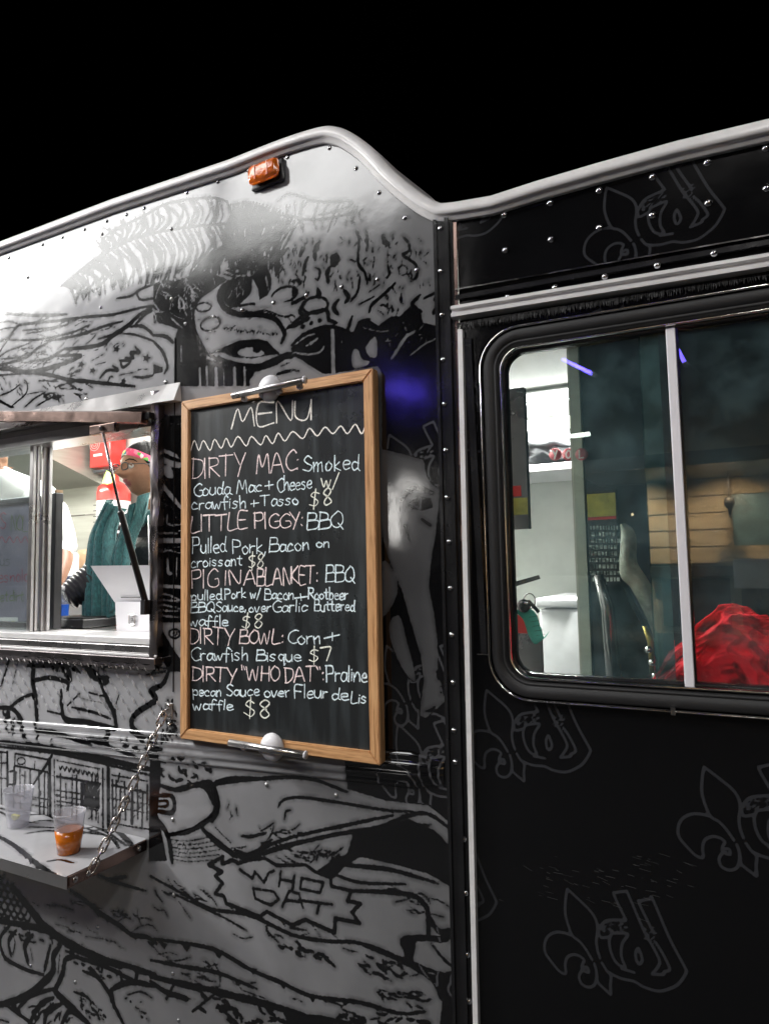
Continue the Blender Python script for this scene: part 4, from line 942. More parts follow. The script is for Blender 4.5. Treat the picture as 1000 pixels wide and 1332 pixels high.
def slatemat():
    m=mat('slate_black',(.016,.018,.019),.30,nscale=3,nvar=.25,rvar=.06,spec=.6);nt=m.node_tree;b=nt.nodes['Principled BSDF'];N=nt.nodes.new;L=nt.links.new
    tc=N('ShaderNodeTexCoord');mp=N('ShaderNodeMapping');mp.inputs['Scale'].default_value=(9,1,1.3);L(tc.outputs['Object'],mp.inputs[0])
    n=N('ShaderNodeTexNoise');n.inputs['Scale'].default_value=4;n.inputs['Detail'].default_value=5;L(mp.outputs[0],n.inputs[0])
    r=N('ShaderNodeMapRange');r.inputs[1].default_value=.45;r.inputs[2].default_value=.8;r.inputs[3].default_value=.0;r.inputs[4].default_value=.11;L(n.outputs[0],r.inputs[0])
    mx=N('ShaderNodeMix');mx.data_type='RGBA';L(r.outputs[0],mx.inputs[0]);mx.inputs[6].default_value=(.016,.018,.019,1);mx.inputs[7].default_value=(.35,.42,.45,1)
    L(mx.outputs[2],b.inputs['Base Color']);return m
M['slate']=slatemat()
YS=-.022
MB().box((x0+.005,-.010,zb_+.005),(x1-.005,YS,zt_-.005)).put('chalkboard','slate',BR)
def chalk(name,c):
    m=mat(name,c,.75,nscale=420,nvar=.42,emis=None);return m
M['chalk_pink']=chalk('chalk_pink',(.9,.74,.73));M['chalk_blue']=chalk('chalk_blue',(.76,.88,.92));M['chalk_white']=chalk('chalk_white',(.9,.86,.80));M['chalk_cream']=chalk('chalk_cream',(.85,.86,.76))
GL={
'A':'0,0 .4,1 .8,0|.15,.38 .66,.38','B':'0,0 .05,1|.05,1 .5,.95 .5,.6 .08,.52|.08,.52 .62,.5 .6,.05 0,0','C':'.7,.85 .45,1 .1,.7 .08,.3 .35,0 .75,.12',
'D':'.05,0 .05,1|-.02,1 .55,.85 .62,.35 .3,.03 0,0','E':'.6,1 .05,1 .02,0 .6,0|.05,.5 .5,.52','F':'.6,1 .05,1 .05,0|.05,.52 .5,.52','G':'.65,.85 .4,1 .08,.65 .1,.2 .4,0 .7,.15 .68,.45 .42,.45',
'H':'.05,1 .03,0|.6,1 .62,0|.04,.5 .62,.52','I':'.05,1 .05,0','K':'.05,1 .05,0|.55,1 .08,.48 .6,0','L':'.08,1 .03,0 .6,.02','M':'0,0 .15,1 .4,.3 .68,1 .8,0',
'N':'.02,0 .06,1 .55,.02 .62,1','O':'.35,1 .05,.6 .1,.15 .4,0 .68,.3 .65,.8 .35,1','P':'.05,0 .05,1|0,.98 .5,.95 .55,.6 .3,.48 .06,.5','Q':'.35,1 .05,.6 .1,.15 .4,0 .66,.3 .62,.8 .35,1|.4,.25 .7,-.12',
'R':'.05,0 .05,1|0,.98 .5,.92 .5,.58 .08,.5|.15,.5 .65,0','S':'.6,.88 .35,1 .08,.78 .3,.53 .6,.3 .4,.02 .05,.1','T':'-.05,1 .7,1|.33,1 .3,0','U':'.05,1 .05,.3 .25,0 .5,.1 .6,.5 .62,1|.62,1 .66,0',
'W':'0,1 .2,0 .42,.8 .65,0 .85,1','Y':'0,1 .33,.45|.65,1 .4,.45 .22,-.08','a':'.48,.5 .2,.55 .05,.25 .2,.02 .42,.15 .5,.5|.5,.5 .5,.12 .6,0','b':'.05,1 .05,0|.05,.3 .25,.55 .45,.4 .4,.08 .05,.02',
'c':'.45,.45 .25,.55 .05,.3 .15,.03 .48,.08','d':'.45,.45 .2,.52 .05,.25 .2,0 .45,.15|.5,1 .45,.15 .55,0','e':'.08,.28 .45,.32 .38,.53 .15,.5 .05,.22 .2,0 .5,.08','f':'.45,.9 .28,1 .18,.7 .18,-.1|0,.5 .4,.52',
'g':'.45,.5 .15,.5 .08,.2 .35,.05 .45,.5 .42,-.25 .1,-.3','h':'.05,1 .05,0|.05,.3 .28,.55 .42,.4 .44,0','i':'.08,.52 .08,0|.08,.72 .09,.76','k':'.05,1 .05,0|.4,.55 .08,.25 .45,0','l':'.08,1 .08,0',
'm':'.03,.55 .05,0|.05,.35 .2,.55 .3,.4 .3,0|.3,.35 .48,.55 .58,.4 .6,0','n':'.03,.55 .05,0|.05,.3 .28,.55 .42,.4 .44,0','o':'.25,.55 .05,.35 .12,.05 .35,.02 .48,.3 .25,.55','p':'.03,.55 .05,-.35|.05,.4 .25,.58 .45,.4 .4,.08 .06,.1',
'q':'.45,.5 .2,.55 .05,.25 .25,.02 .45,.3|.47,.52 .48,-.35 .58,-.25','r':'.05,.55 .06,0|.06,.35 .2,.52 .4,.52','s':'.4,.48 .2,.56 .08,.42 .38,.2 .25,0 .03,.06','t':'.2,.85 .2,.1 .4,.02|0,.58 .42,.6','u':'.03,.55 .05,.15 .25,0 .42,.2 .44,.55|.44,.5 .46,0',
'v':'.0,.55 .2,0 .42,.55','w':'0,.55 .15,0 .3,.42 .45,0 .6,.55','x':'0,.55 .42,0|.42,.55 .02,0','$':'.5,.78 .25,.88 .08,.68 .28,.48 .5,.28 .3,.05 .03,.15|.33,1.1 .25,-.15','8':'.35,.5 .1,.75 .32,1 .5,.78 .1,.25 .3,0 .52,.22 .35,.5',
'7':'0,.95 .55,1 .5,.6 .35,0','+':'.25,.7 .25,.05|0,.36 .5,.4','/':'.4,1 .0,-.1',':':'.1,.55 .11,.62|.09,.12 .1,.18','"':'.05,1 .1,.75|.22,1 .27,.75',',':'.1,.08 .03,-.18','j':'.2,.5 .2,-.2','1':'.1,1 .1,0','@':'.5,.3 .3,.3 .4,.6 .5,.3'}
GW={'M':.9,'W':1.0,'I':.25,'i':.22,'l':.22,'m':.75,'w':.72,':':.25,'"':.4,',':.22,'/':.5,'r':.48,'T':.78,'A':.92,'t':.5,'f':.5,' ':.35,'$':.68,'8':.7,'7':.7}
def ribbon(mb,pts,w,normal=Vector((0,-1,0)),lift=0.0):
    """flat chalk stroke with round ends, lying on a plane"""
    n=len(pts)
    for i in range(n-1):
        pass
    L=[];R=[]
    for i in range(n):
        a=pts[max(0,i-1)];b=pts[min(n-1,i+1)];t_=(b-a)
        if t_.length<1e-7:t_=Vector((1,0,0))
        t_.normalize();s_=t_.cross(normal).normalized();ww=w[i]
        L.append(pts[i]+s_*ww+normal*lift);R.append(pts[i]-s_*ww+normal*lift)
    k=len(mb.v);mb.v+=L+R
    for i in range(n-1): mb.f.append((k+i,k+i+1,k+n+i+1,k+n+i))
    for e_,s_ in ((0,-1),(n-1,1)):
        c=pts[e_]+normal*lift;a=pts[max(0,e_-1)];b=pts[min(n-1,e_+1)];t_=(b-a)
        if t_.length<1e-7:continue
        t_.normalize();q=t_.cross(normal).normalized();ww=w[e_];k=len(mb.v)
        mb.v+=[c+q*ww*math.cos(u)+t_*s_*ww*math.sin(u) for u in [math.pi*j/5 for j in range(6)]];mb.f.append(tuple(range(k,k+6)))
def write(word,A_,B_,h,col,par,toW,wpx,name='chalk_writing',jit=.02,normal=Vector((0,-1,0)),lift=.0005):
    """A_,B_: baseline ends in photo-like coordinates handled by toW"""
    adv=[GW.get(c,.66 if c.isupper() else .56) for c in word];tot=sum(adv)-.08;mb=MB();x=0
    ax,ay=A_;bx,by=B_;ux,uy=(bx-ax)/tot,(by-ay)/tot
    for c,a in zip(word,adv):
        if c in GL:
            dy=random.gauss(0,.025);sc_=random.uniform(.94,1.06)
            for st_ in GL[c].split('|'):
                q=[tuple(map(float,z.split(','))) for z in st_.split()]
                q=[(px_+random.gauss(0,jit),py_*sc_+dy+random.gauss(0,jit)) for px_,py_ in q]
                q=cat(q,5) if len(q)>2 else [np.array(q[0])*(1-t_)+np.array(q[1])*t_ for t_ in (0,.25,.5,.75,1)]
                pp=[toW(ax+(x+u[0])*ux,ay+(x+u[0])*uy-u[1]*h) for u in q]
                b0=random.uniform(.8,1.15);ww=[wpx*b0*(.75+.45*random.random())*(1-.25*(k_/len(pp))) for k_ in range(len(pp))];lift+=.000004
                ribbon(mb,pp,ww,normal,lift)
        x+=a
    if mb.f: return mb.put(name,col,par)
def toA(x,y): return P(220+x/3.448,470+y/3.448,YS)
def toB(x,y): return P(220+x/3.448,730+y/3.448,YS)
pk,bu,wh,cr='chalk_pink','chalk_blue','chalk_white','chalk_cream'
WPX=.0018
for wd,a,b,h,c in (('MENU',(285,297),(632,258),92,wh),('DIRTY',(105,528),(338,505),95,pk),('MAC:',(392,505),(582,490),88,pk),('Smoked',(600,498),(850,486),72,bu),
 ('Gouda',(112,608),(275,594),58,bu),('Mac',(305,592),(415,585),58,bu),('+',(430,580),(465,577),50,bu),('Cheese',(485,582),(640,572),64,bu),('w/',(680,560),(765,572),66,cr),
 ('crawfish',(100,665),(345,658),54,bu),('+',(365,655),(402,652),48,bu),('Tasso',(412,650),(580,642),52,bu),('$8',(630,652),(735,640),76,cr),
 ('LITTLE',(98,765),(350,747),72,pk),('PIGGY:',(380,750),(602,745),68,pk),('BBQ',(618,756),(772,745),76,bu),('Pulled',(105,862),(255,855),70,bu),('Pork,',(285,860),(435,862),64,bu),('Bacon',(452,858),(628,846),62,bu),('on',(660,836),(720,834),44,bu),
 ('croissant',(98,925),(328,915),50,bu),('$8',(357,932),(430,920),66,cr)): write(wd,a,b,h,c,BR,toA,WPX*(1.25 if wd=='MENU' else 1))
for wd,a,b,h,c in (('PIG',(100,125),(215,112),78,pk),('IN',(250,108),(318,105),65,pk),('A',(335,105),(392,100),62,pk),('BLANKET:',(395,107),(668,100),78,pk),('BBQ',(703,95),(825,92),72,bu),
 ('pulled',(100,180),(235,170),48,bu),('Pork',(250,168),(345,165),46,bu),('w/',(365,166),(412,168),48,bu),('Bacon',(430,172),(560,170),50,bu),('+',(562,186),(618,180),54,bu),('Rootbeer',(625,170),(803,172),50,bu),
 ('BBQ',(98,232),(200,226),44,bu),('Sauce,',(210,226),(345,225),44,bu),('over',(357,230),(458,226),44,bu),('Garlic',(464,230),(622,222),52,bu),('Buttered',(652,222),(832,224),50,bu),
 ('waffle',(93,290),(265,290),48,bu),('$8',(325,304),(425,300),66,cr),('DIRTY',(95,370),(290,374),72,pk),('BOWL:',(318,372),(515,370),62,pk),('Corn',(532,374),(680,370),64,bu),('+',(700,366),(762,355),55,bu),
 ('Crawfish',(98,447),(355,445),60,bu),('Bisque',(393,447),(590,448),52,bu),('$7',(628,450),(730,446),62,cr),('DIRTY',(107,534),(300,545),64,pk),('"WHO',(322,536),(490,536),64,pk),('DAT":',(520,545),(695,536),66,pk),('Praline',(703,542),(888,540),74,bu),
 ('pecan',(107,605),(235,606),46,bu),('Sauce',(255,605),(405,602),50,bu),('over',(428,610),(542,606),48,bu),('Fleur',(562,615),(712,612),58,bu),('de',(728,620),(802,622),52,bu),('Lis',(815,636),(885,640),52,bu),
 ('waffle',(107,665),(288,668),46,bu),('$8',(335,694),(460,706),76,cr)): write(wd,a,b,h,c,BR,toB,WPX)
zz=[(95,410),(115,355),(135,400),(155,355),(185,400),(205,350),(235,390),(257,345),(280,385),(310,337),(347,380),(370,337),(412,375),(435,333),(465,370),(490,322),(520,358),(555,315),(600,347),(630,300),(665,335),(700,295),(735,325),(770,290),(800,325),(835,282),(862,325),(878,297)]
mb=MB();q=cat(zz,4);ribbon(mb,[toA(*a) for a in q],[WPX*random.uniform(.8,1.1) for _ in q],lift=.0006);mb.put('chalk_zigzag',wh,BR)
# suction clamps with silver bars
def clamp(dpx,bpx0,bpx1,label,ins):
    c=P(*dpx,YF-.002);r=thing('board_clamp',c,label,'clamp','white clamps holding the menu board')
    MB().lathe([(.001,-.018),(.012,-.0175),(.024,-.013),(.031,-.005),(.033,0),(.033,.003)],c,(0,1,0),28).put('disc','white_plastic',r,True)
    a,b=P(*bpx0,YF-.024),P(*bpx1,YF-.024);MB().tube([a,b],.0082,14).put('bar','alu',r,True)
    d=(b-a).normalized()
    MB().tube([b,b+d*.003],.0092,14).put('end_cap','white_plastic',r,True)
    for t_ in ins:
        q=a.lerp(b,t_)+Vector((0,.012,-.009));MB().lathe([(.001,-.006),(.007,-.005),(.009,0),(.007,.006),(.001,.008)],q,(0,1,0),12).put('foot','white_plastic',r,True)
clamp((351,505),(303,515),(396,494),'white round clamp with silver bar at top of menu board',(.12,.38,.62,.9))
clamp((354,972),(299,966),(397,982),'white round clamp with silver bar at bottom of menu board',(.15,.4))
# ---------------------------------------------------------------- people
def skin(name,J,E,m_,par,root,sub=2,mats=None):
    keys=list(J);me=bpy.data.meshes.new(name);me.from_pydata([J[k][0] for k in keys],[(keys.index(a),keys.index(b)) for a,b in E],[])
    o=bpy.data.objects.new(name,me);COL.objects.link(o);sm=o.modifiers.new('skin','SKIN');sm.use_smooth_shade=True
    for i,k in enumerate(keys):
        r=J[k][1];r=r if hasattr(r,'__len__') else (r,r);me.skin_vertices[0].data[i].radius=r
        me.skin_vertices[0].data[i].use_root=(k==root)
    s_=o.modifiers.new('sub','SUBSURF');s_.levels=sub;s_.render_levels=sub
    dg=bpy.context.evaluated_depsgraph_get();ev=o.evaluated_get(dg);m2=bpy.data.meshes.new_from_object(ev,depsgraph=dg)
    o.modifiers.clear();o.data=m2;m2.name=name;m2.materials.clear()
    for q in (m_ if isinstance(m_,(list,tuple)) else [m_]): m2.materials.append(M[q])
    m2.polygons.foreach_set('use_smooth',[True]*len(m2.polygons))
    if par:parent(o,par)
    return o
def gs(x,s): return math.exp(-(x/s)**2)
def headmesh(c,yaw,pitch,scale=1.0,par=None):
    """c: head centre; faces local -Y turned by yaw"""
    Rm=Matrix.Rotation(yaw,3,'Z')@Matrix.Rotation(pitch,3,'X');NU,NV=64,56
    def surf(th,ph,off=0.0):   # th: 0 = front, ph: -90 chin .. +90 crown
        d=Vector((math.sin(th)*math.cos(ph),-math.cos(th)*math.cos(ph),math.sin(ph)))
        r=1/math.sqrt((d.x/.074)**2+(d.y/(.096 if d.y<0 else .100))**2+(d.z/(.118 if d.z<0 else .112))**2)
        p_=d*r;x,z=p_.x,p_.z;front=max(0,-d.y)
        # jaw and chin
        if z<-.02:
            k=min(1,(-.02-z)/.09);p_.x*=1-.10*k*k;
            if d.y>0: p_.y*=1-.45*k;p_.z*=1-.12*k
            else: p_.y*=1-.05*k
        if d.y<0:
            f=front**1.2
            p_.y-=f*(.033*gs(x,.0135)*gs(z+.028,.016)+.016*gs(x,.010)*gs(z+.004,.024)+.009*gs(abs(x)-.014,.008)*gs(z+.032,.008))   # nose
            p_.y-=f*(.006*gs(z-.026,.012)*gs(abs(x)-.025,.025))        # brow
            p_.y+=f*(.012*gs(z-.004,.014)*gs(abs(x)-.031,.015))        # sockets
            p_.y-=f*(.0125*gs(x,.024)*gs(z+.0565,.0065)+.0135*gs(x,.021)*gs(z+.0695,.007))          # lips
            p_.y+=f*(.0035*gs(x,.024)*gs(z+.0628,.0022))
            p_.y+=f*(.004*gs(x,.02)*gs(z+.083,.006))
            p_.y-=f*(.017*gs(x,.024)*gs(z+.098,.016))                  # chin
            p_.y-=f*(.008*gs(abs(x)-.044,.022)*gs(z+.034,.028))        # cheeks
        return p_*scale*(1+off)
    mb=MB()
    def T_(p_): return c+Rm@p_
    mb.grid(lambda u,v:T_(surf((u-.5)*2*math.pi,(v-.5)*math.pi*.998)),NU,NV)
    o=mb.put('head','skin',par,True)
    o.data.materials.append(M['lip'])
    for f in o.data.polygons:
        q=Rm.inverted()@(f.center-c);
        if q.y<-.07*scale and abs(q.x)<.024*scale*(1-abs(q.z/scale+.063)/.03) and -.078<q.z/scale<-.050: f.material_index=1
    return o,surf,T_
HC=P(188,610,.50);yaw=math.atan2(-.44,.78)*1.0
wroot=thing('person',(HC.x,HC.y+.05,.78),'woman in glasses, pink floral headband, teal scarf and black jacket inside serving window','person')
HS=.93
head,surf,TH=headmesh(HC,math.radians(-11),.03,HS,wroot)
RmH=Matrix.Rotation(math.radians(-11),3,'Z')
def onhead(th,ph,off=0): return TH(surf(math.radians(th),math.radians(ph),off))
# hair: offset cap, drawn back
def hairf(u,v):
    th=(u-.5)*360;ph=-38+v*127
    front=abs(th)<78
    lo=32 if front else -38
    if front: 
        k=(abs(th)/78)**4;lo=33*(1-k)+(-12)*k
    ph=lo+(90-lo)*v
    off=.035+.02*math.sin(th*.6)*.1
    if not front: off+=.03
    return onhead(th,ph,off*(min(1,v*6+.2)))
MB().grid(hairf,72,20).put('hair','hair',wroot,True)
bn=TH(Vector((.0,.098,.035))*HS);mb=MB();mb.lathe([(.001,-.045),(.03,-.038),(.046,0),(.03,.038),(.001,.045)],bn,(0,.3,1),18,False);mb.put('hair_bun','hair',wroot,True)
# headband, floral print
def band(u,v):
    th=(u-.5)*300;ph=38-8*(1-math.cos(math.radians(th)))-26*(abs(th)/150)**1.5+ (v-.5)*19;k=math.sin(math.pi*v)
    return onhead(th,ph,.055+.02*k+.006*math.sin(u*90+v*9))
def floral():
    m=mat('floral_fabric',(.8,.12,.25),.7);nt=m.node_tree;b=nt.nodes['Principled BSDF'];N=nt.nodes.new;L=nt.links.new
    tc=N('ShaderNodeTexCoord');v=N('ShaderNodeTexVoronoi');v.inputs['Scale'].default_value=75;L(tc.outputs['Object'],v.inputs[0])
    cr=N('ShaderNodeValToRGB');cr.color_ramp.interpolation='CONSTANT';sp_=N('ShaderNodeSeparateColor');L(v.outputs['Color'],sp_.inputs[0]);L(sp_.outputs[0],cr.inputs[0]);e=cr.color_ramp.elements
    e[0].color=(.75,.07,.18,1);e[1].position=.45;e[1].color=(.85,.2,.3,1)
    for p_,c_ in ((.62,(.12,.4,.08,1)),(.74,(.8,.65,.1,1)),(.84,(.05,.3,.35,1)),(.92,(.8,.75,.7,1))): x=e.new(p_);x.color=c_
    L(cr.outputs[0],b.inputs['Base Color']);return m
M['floral']=floral()
MB().grid(band,60,6).put('headband','floral',wroot,True)
for sx in (-1,1):
    ec=TH(Vector((.031*sx,-.0775,.003))*HS);MB().lathe([(.0005,-.0125),(.007,-.010),(.011,-.005),(.0125,0),(.011,.005),(.0005,.0125)],ec,(0,1,.2),14,False).put('eye','paper',wroot,True)
    ic=TH(Vector((.0285*sx,-.0885,.001))*HS);MB().lathe([(.0005,-.0012),(.004,-.001),(.0056,.001)],ic,tuple(RmH@Vector((-.25,1,.15))),12,True).put('iris','hair',wroot,True)
    pts=[TH(surf(math.radians(sx*a),math.radians(b_),.012)) for a,b_ in ((12,15),(22,19),(32,18),(40,13))];MB().tube(pts,[.0018,.0028,.0026,.001],6).put('eyebrow','hair',wroot,True)
    # eyelid
    pts=[TH((Vector((.031*sx,-.0775,.003))+Vector((x_*sx,-.0105+abs(x_)*.35,.006-abs(x_)*.3)))*HS) for x_ in (-.016,-.008,0,.008,.016)];MB().tube(pts,.0026,6).put('eyelid','skin',wroot,True)
    gc=Vector((.033*sx,-.110,.000))*HS;pts=[]
    for k in range(20):
        a=2*math.pi*k/20;pts.append(TH(gc+Vector((.0235*math.copysign(abs(math.cos(a))**.75,math.cos(a)),.004*abs(math.cos(a)),.0145*math.copysign(abs(math.sin(a))**.75,math.sin(a))))*HS))
    gf=MB().tube(pts,.0022,6,closed=True).put('glasses_rim','black_plastic',wroot,True)
    MB().tube([TH(gc+Vector((.024*sx,.0,.006))*HS),TH(Vector((.079*sx,-.05,.010))*HS),TH(Vector((.082*sx,.02,.004))*HS)],.0019,6).put('glasses_temple','black_plastic',wroot,True)
    # ear
    MB().lathe([(.001,-.006),(.012,-.005),(.017,0),(.012,.004),(.001,.002)],TH(Vector((.074*sx,.012,-.012))*HS),tuple(RmH@Vector((sx,.3,0))),14,False).put('ear','skin',wroot,True)
MB().tube([TH(Vector((-.011,-.113,.004))*HS),TH(Vector((0,-.118,.006))*HS),TH(Vector((.011,-.113,.004))*HS)],.0014,6).put('glasses_bridge','black_plastic',wroot,True)
# body: one continuous surface, standing
n0=HC+Vector((.012,.03,-.10));nk=n0+Vector((.01,.012,-.07));ch=nk+Vector((.015,.0,-.17));wa=ch+Vector((.0,0,-.24));pv=wa+Vector((0,0,-.16))
lft=RmH@Vector((1,0,0))
shR=P(150,700,.46);shR.z=nk.z-.055
sR=nk+lft*-.17+Vector((0,0,-.055));sL=nk+lft*.17+Vector((0,0,-.055))
eR=P(126,752,.34);hR=P(82,782,.24);eL=sL+Vector((.05,.0,-.27));hL=eL+Vector((-.05,-.16,-.10))
J={'pv':(pv,(.15,.12)),'wa':(wa,(.125,.105)),'ch':(ch,(.135,.11)),'cu':(nk+Vector((0,0,-.06)),(.085,.075)),'nk':(nk,.05),'n0':(n0,.048),'sR':(sR,.062),'eR':(eR,.05),'wR':(hR,.034),'sL':(sL,.062),'eL':(eL,.048),'wL':(hL,.034),
 'hl':(pv+Vector((-.09,.0,-.07)),.095),'hr':(pv+Vector((.09,.0,-.07)),.095),'kl':(pv+Vector((-.10,.0,-.42)),.062),'kr':(pv+Vector((.10,.0,-.42)),.062)}
fz=.80
J['fl']=(Vector((pv.x-.10,pv.y,fz+.08)),.045);J['fr']=(Vector((pv.x+.10,pv.y,fz+.08)),.045)
E_=[('pv','wa'),('wa','ch'),('ch','cu'),('cu','nk'),('nk','n0'),('cu','sR'),('sR','eR'),('eR','wR'),('cu','sL'),('sL','eL'),('eL','wL'),('pv','hl'),('hl','kl'),('kl','fl'),('pv','hr'),('hr','kr'),('kr','fr')]
bd=skin('body',J,E_,['black_cloth','skin'],wroot,'pv')
for f in bd.data.polygons:
    if (f.center-n0).length<.085 and f.center.z>nk.z-.03: f.material_index=1
def hand(w,d,side,par,m_='skin',s_=1.0):
    d=d.normalized();up=Vector((0,0,1));s=d.cross(up).normalized();J={'w':(w,.024*s_),'p':(w+d*.05*s_,(.03*s_,.016*s_))};E=[('w','p')]
    for i,(k,l) in enumerate(((-.028,.062),(-.010,.072),(.009,.068),(.027,.052))):
        a=w+d*.085*s_+s*k*s_;b=a+d*l*.5*s_+Vector((0,0,-.008));c=b+d*l*.4*s_+Vector((0,0,-.022))
        J['a%d'%i]=(a,.0095*s_);J['b%d'%i]=(b,.0085*s_);J['c%d'%i]=(c,.0065*s_);E+=[('p','a%d'%i),('a%d'%i,'b%d'%i),('b%d'%i,'c%d'%i)]
    t0=w+d*.03*s_+s*side*.03*s_;J['t0']=(t0,.012*s_);J['t1']=(t0+d*.035*s_+s*side*.02*s_,.010*s_);J['t2']=(t0+d*.065*s_+s*side*.018*s_+Vector((0,0,-.01)),.008*s_);E+=[('w','t0'),('t0','t1'),('t1','t2')]
    return skin('hand',J,E,m_,par,'w',2)
hand(hR,(hR-eR),1,wroot,s_=.9);hand(hL,Vector((-.6,-.6,-.2)),-1,wroot,s_=.9)
# quilted jacket sleeve over the right arm
def sleeve(a,b,r0,r1,name,rib=.0045,nr=11):
    n_=48;pts=[a.lerp(b,i/n_) for i in range(n_+1)];rs=[(r0+(r1-r0)*i/n_)+rib*abs(math.sin(i/n_*math.pi*nr)) for i in range(n_+1)]
    return MB().tube(pts,rs,22).put(name,'leather',wroot,True)
sleeve(sR+Vector((0,0,.0)),eR,.074,.060,'sleeve',.004,6);sleeve(eR+(eR-hR)*.08,hR+(eR-hR)*.12,.062,.044,'sleeve',.0055,9)
sleeve(sL,eL,.074,.06,'sleeve',.003,5)
# jacket shell, open front with zip
def jac(u,v):
    a=math.radians(-205+u*230);z=nk.z-.045-v*.50;rx=.172-.02*math.sin(v*3.1)+.003*math.sin(v*40);ry=.125+.002*math.sin(u*30)
    k=min(1,.45+v*3.2);q=Vector((math.cos(a)*rx*k,math.sin(a)*ry*k,0));q=RmH@q;return Vector((ch.x+q.x,ch.y+q.y+.01,z))
MB().grid(jac,48,30).put('jacket','leather',wroot,True)
# scarf: two hanging folded lengths and a wrap round the neck
M['scarf']=mat('teal_knit',(.035,.145,.15),.75,nscale=160,nvar=.55,bump=.5,bscale=420,sheen=.3,stretch=(1,1,.4))
def scarf(name,left,right,y0,y1,folds,amp):
    Lc=cat(left,8);Rc=cat(right,8);n_=min(len(Lc),len(Rc))
    def f(u,v):
        i=v*(n_-1);k=int(min(n_-2,i));t_=i-k;a=Lc[k]*(1-t_)+Lc[k+1]*t_;b=Rc[k]*(1-t_)+Rc[k+1]*t_;y=y0+(y1-y0)*v
        uu=u+.03*math.sin(v*7);px_=a[0]+(b[0]-a[0])*u;py_=a[1]+(b[1]-a[1])*u
        q=P(px_,py_,y);q.y+= -amp*abs(math.sin(uu*math.pi*folds+.6*math.sin(v*5)))-.03*math.sin(math.pi*u);return q
    o=MB().grid(f,90,90).put(name,'scarf',wroot,True);so=o.modifiers.new('thick','SOLIDIFY');so.thickness=.006;return o
scarf('scarf',[(149,650),(138,672),(126,700),(121,735),(117,775),(116,815)],[(166,662),(160,680),(155,700),(150,735),(148,775),(151,822)],.40,.31,4,.026)
scarf('scarf',[(170,688),(163,705),(156,730),(152,760),(150,820)],[(196,640),(195,668),(178,705),(172,740),(168,780),(168,830)],.37,.33,4,.026)
mb=MB();pts=[]
for k in range(24):
    a=2*math.pi*k/24;q=RmH@Vector((.078*math.cos(a),.075*math.sin(a),.03*math.sin(a)+.004*math.sin(5*a)));pts.append(nk+q+Vector((0,-.01,.0)))
mb.tube(pts,[.026+.005*math.sin(k*2.1) for k in range(24)],12,closed=True);mb.put('scarf_loop','scarf',wroot,True)
MB().tube([P(193,670,.39),P(194,720,.37),P(195,800,.36)],.0022,6).put('zip','alu',wroot,True)
# man in white T-shirt bending over, seen from behind
mroot=thing('person',(P(30,700,.75).x,.8,.78),'person in white T-shirt bending over, back to the sliding window','person')
c0=P(20,660,.62)
J={'pv':(c0+Vector((-.12,.28,-.28)),(.16,.14)),'wa':(c0+Vector((-.06,.14,-.13)),(.16,.14)),'ch':(c0+Vector((0,0,.0)),(.20,.16)),'cu':(c0+Vector((.02,-.02,.06)),(.15,.11)),'nk':(c0+Vector((-.06,-.05,.15)),.06),
 's1':(P(62,668,.62),.085),'e1':(P(82,728,.55),.05),'w1':(P(64,775,.45),.036),'s2':(c0+Vector((-.26,-.02,.02)),.085),'e2':(c0+Vector((-.34,-.02,-.25)),.05),'w2':(c0+Vector((-.25,-.15,-.42)),.036)}
pvv=J['pv'][0]
for n_,dx in (('l',-.1),('r',.1)):
    J['h'+n_]=(pvv+Vector((dx,0,-.08)),.10);J['k'+n_]=(Vector((pvv.x+dx,pvv.y-.05,1.22)),.07);J['f'+n_]=(Vector((pvv.x+dx,pvv.y,.86)),.05)
E_=[('pv','wa'),('wa','ch'),('ch','cu'),('cu','nk'),('cu','s1'),('s1','e1'),('e1','w1'),('cu','s2'),('s2','e2'),('e2','w2'),('pv','hl'),('hl','kl'),('kl','fl'),('pv','hr'),('hr','kr'),('kr','fr')]
mbd=skin('body',J,E_,['white_shirt','skin_dark','jeans'],mroot,'pv')
for f in mbd.data.polygons:
    c=f.center
    for a,b in (('e1','w1'),('e2','w2')):
        A0,B0=J['s1' if a=='e1' else 's2'][0],J[a][0]
        if (c-J[a][0]).dot((J[b][0]-J[a][0]).normalized())>-.035 and (c-J[a][0]).length<.3 and (c-J[a][0].lerp(J[b][0],.5)).length<.16: f.material_index=1
    if c.z<pvv.z-.06 and c.y>pvv.y-.2 and (c-J['e1'][0]).length>.2: f.material_index=2
    if (c-J['nk'][0]).length<.075: f.material_index=1
hh,_,TM=headmesh(J['nk'][0]+Vector((-.06,-.03,.10)),math.radians(150),.5,1.0,mroot)
hm=J['nk'][0]+Vector((-.06,-.03,.10))
MB().lathe([(.001,.13),(.06,.115),(.09,.07),(.10,.02),(.10,-.01)],hm,(0,0,1),24,False).put('cap','white_shirt',mroot,True)
hand(J['w1'][0],Vector((-.3,-.3,-.9)),1,mroot,'skin_dark');hand(J['w2'][0],Vector((.3,-.3,-.9)),-1,mroot,'skin_dark')
# sleeve hem of the T-shirt
a=J['s1'][0].lerp(J['e1'][0],.72);dd=(J['e1'][0]-J['s1'][0]).normalized()
MB().tube([J['s1'][0],J['s1'][0].lerp(J['e1'][0],.5),a+dd*.02],[.088,.082,.074],24).put('shirt_sleeve','white_shirt',mroot,True)
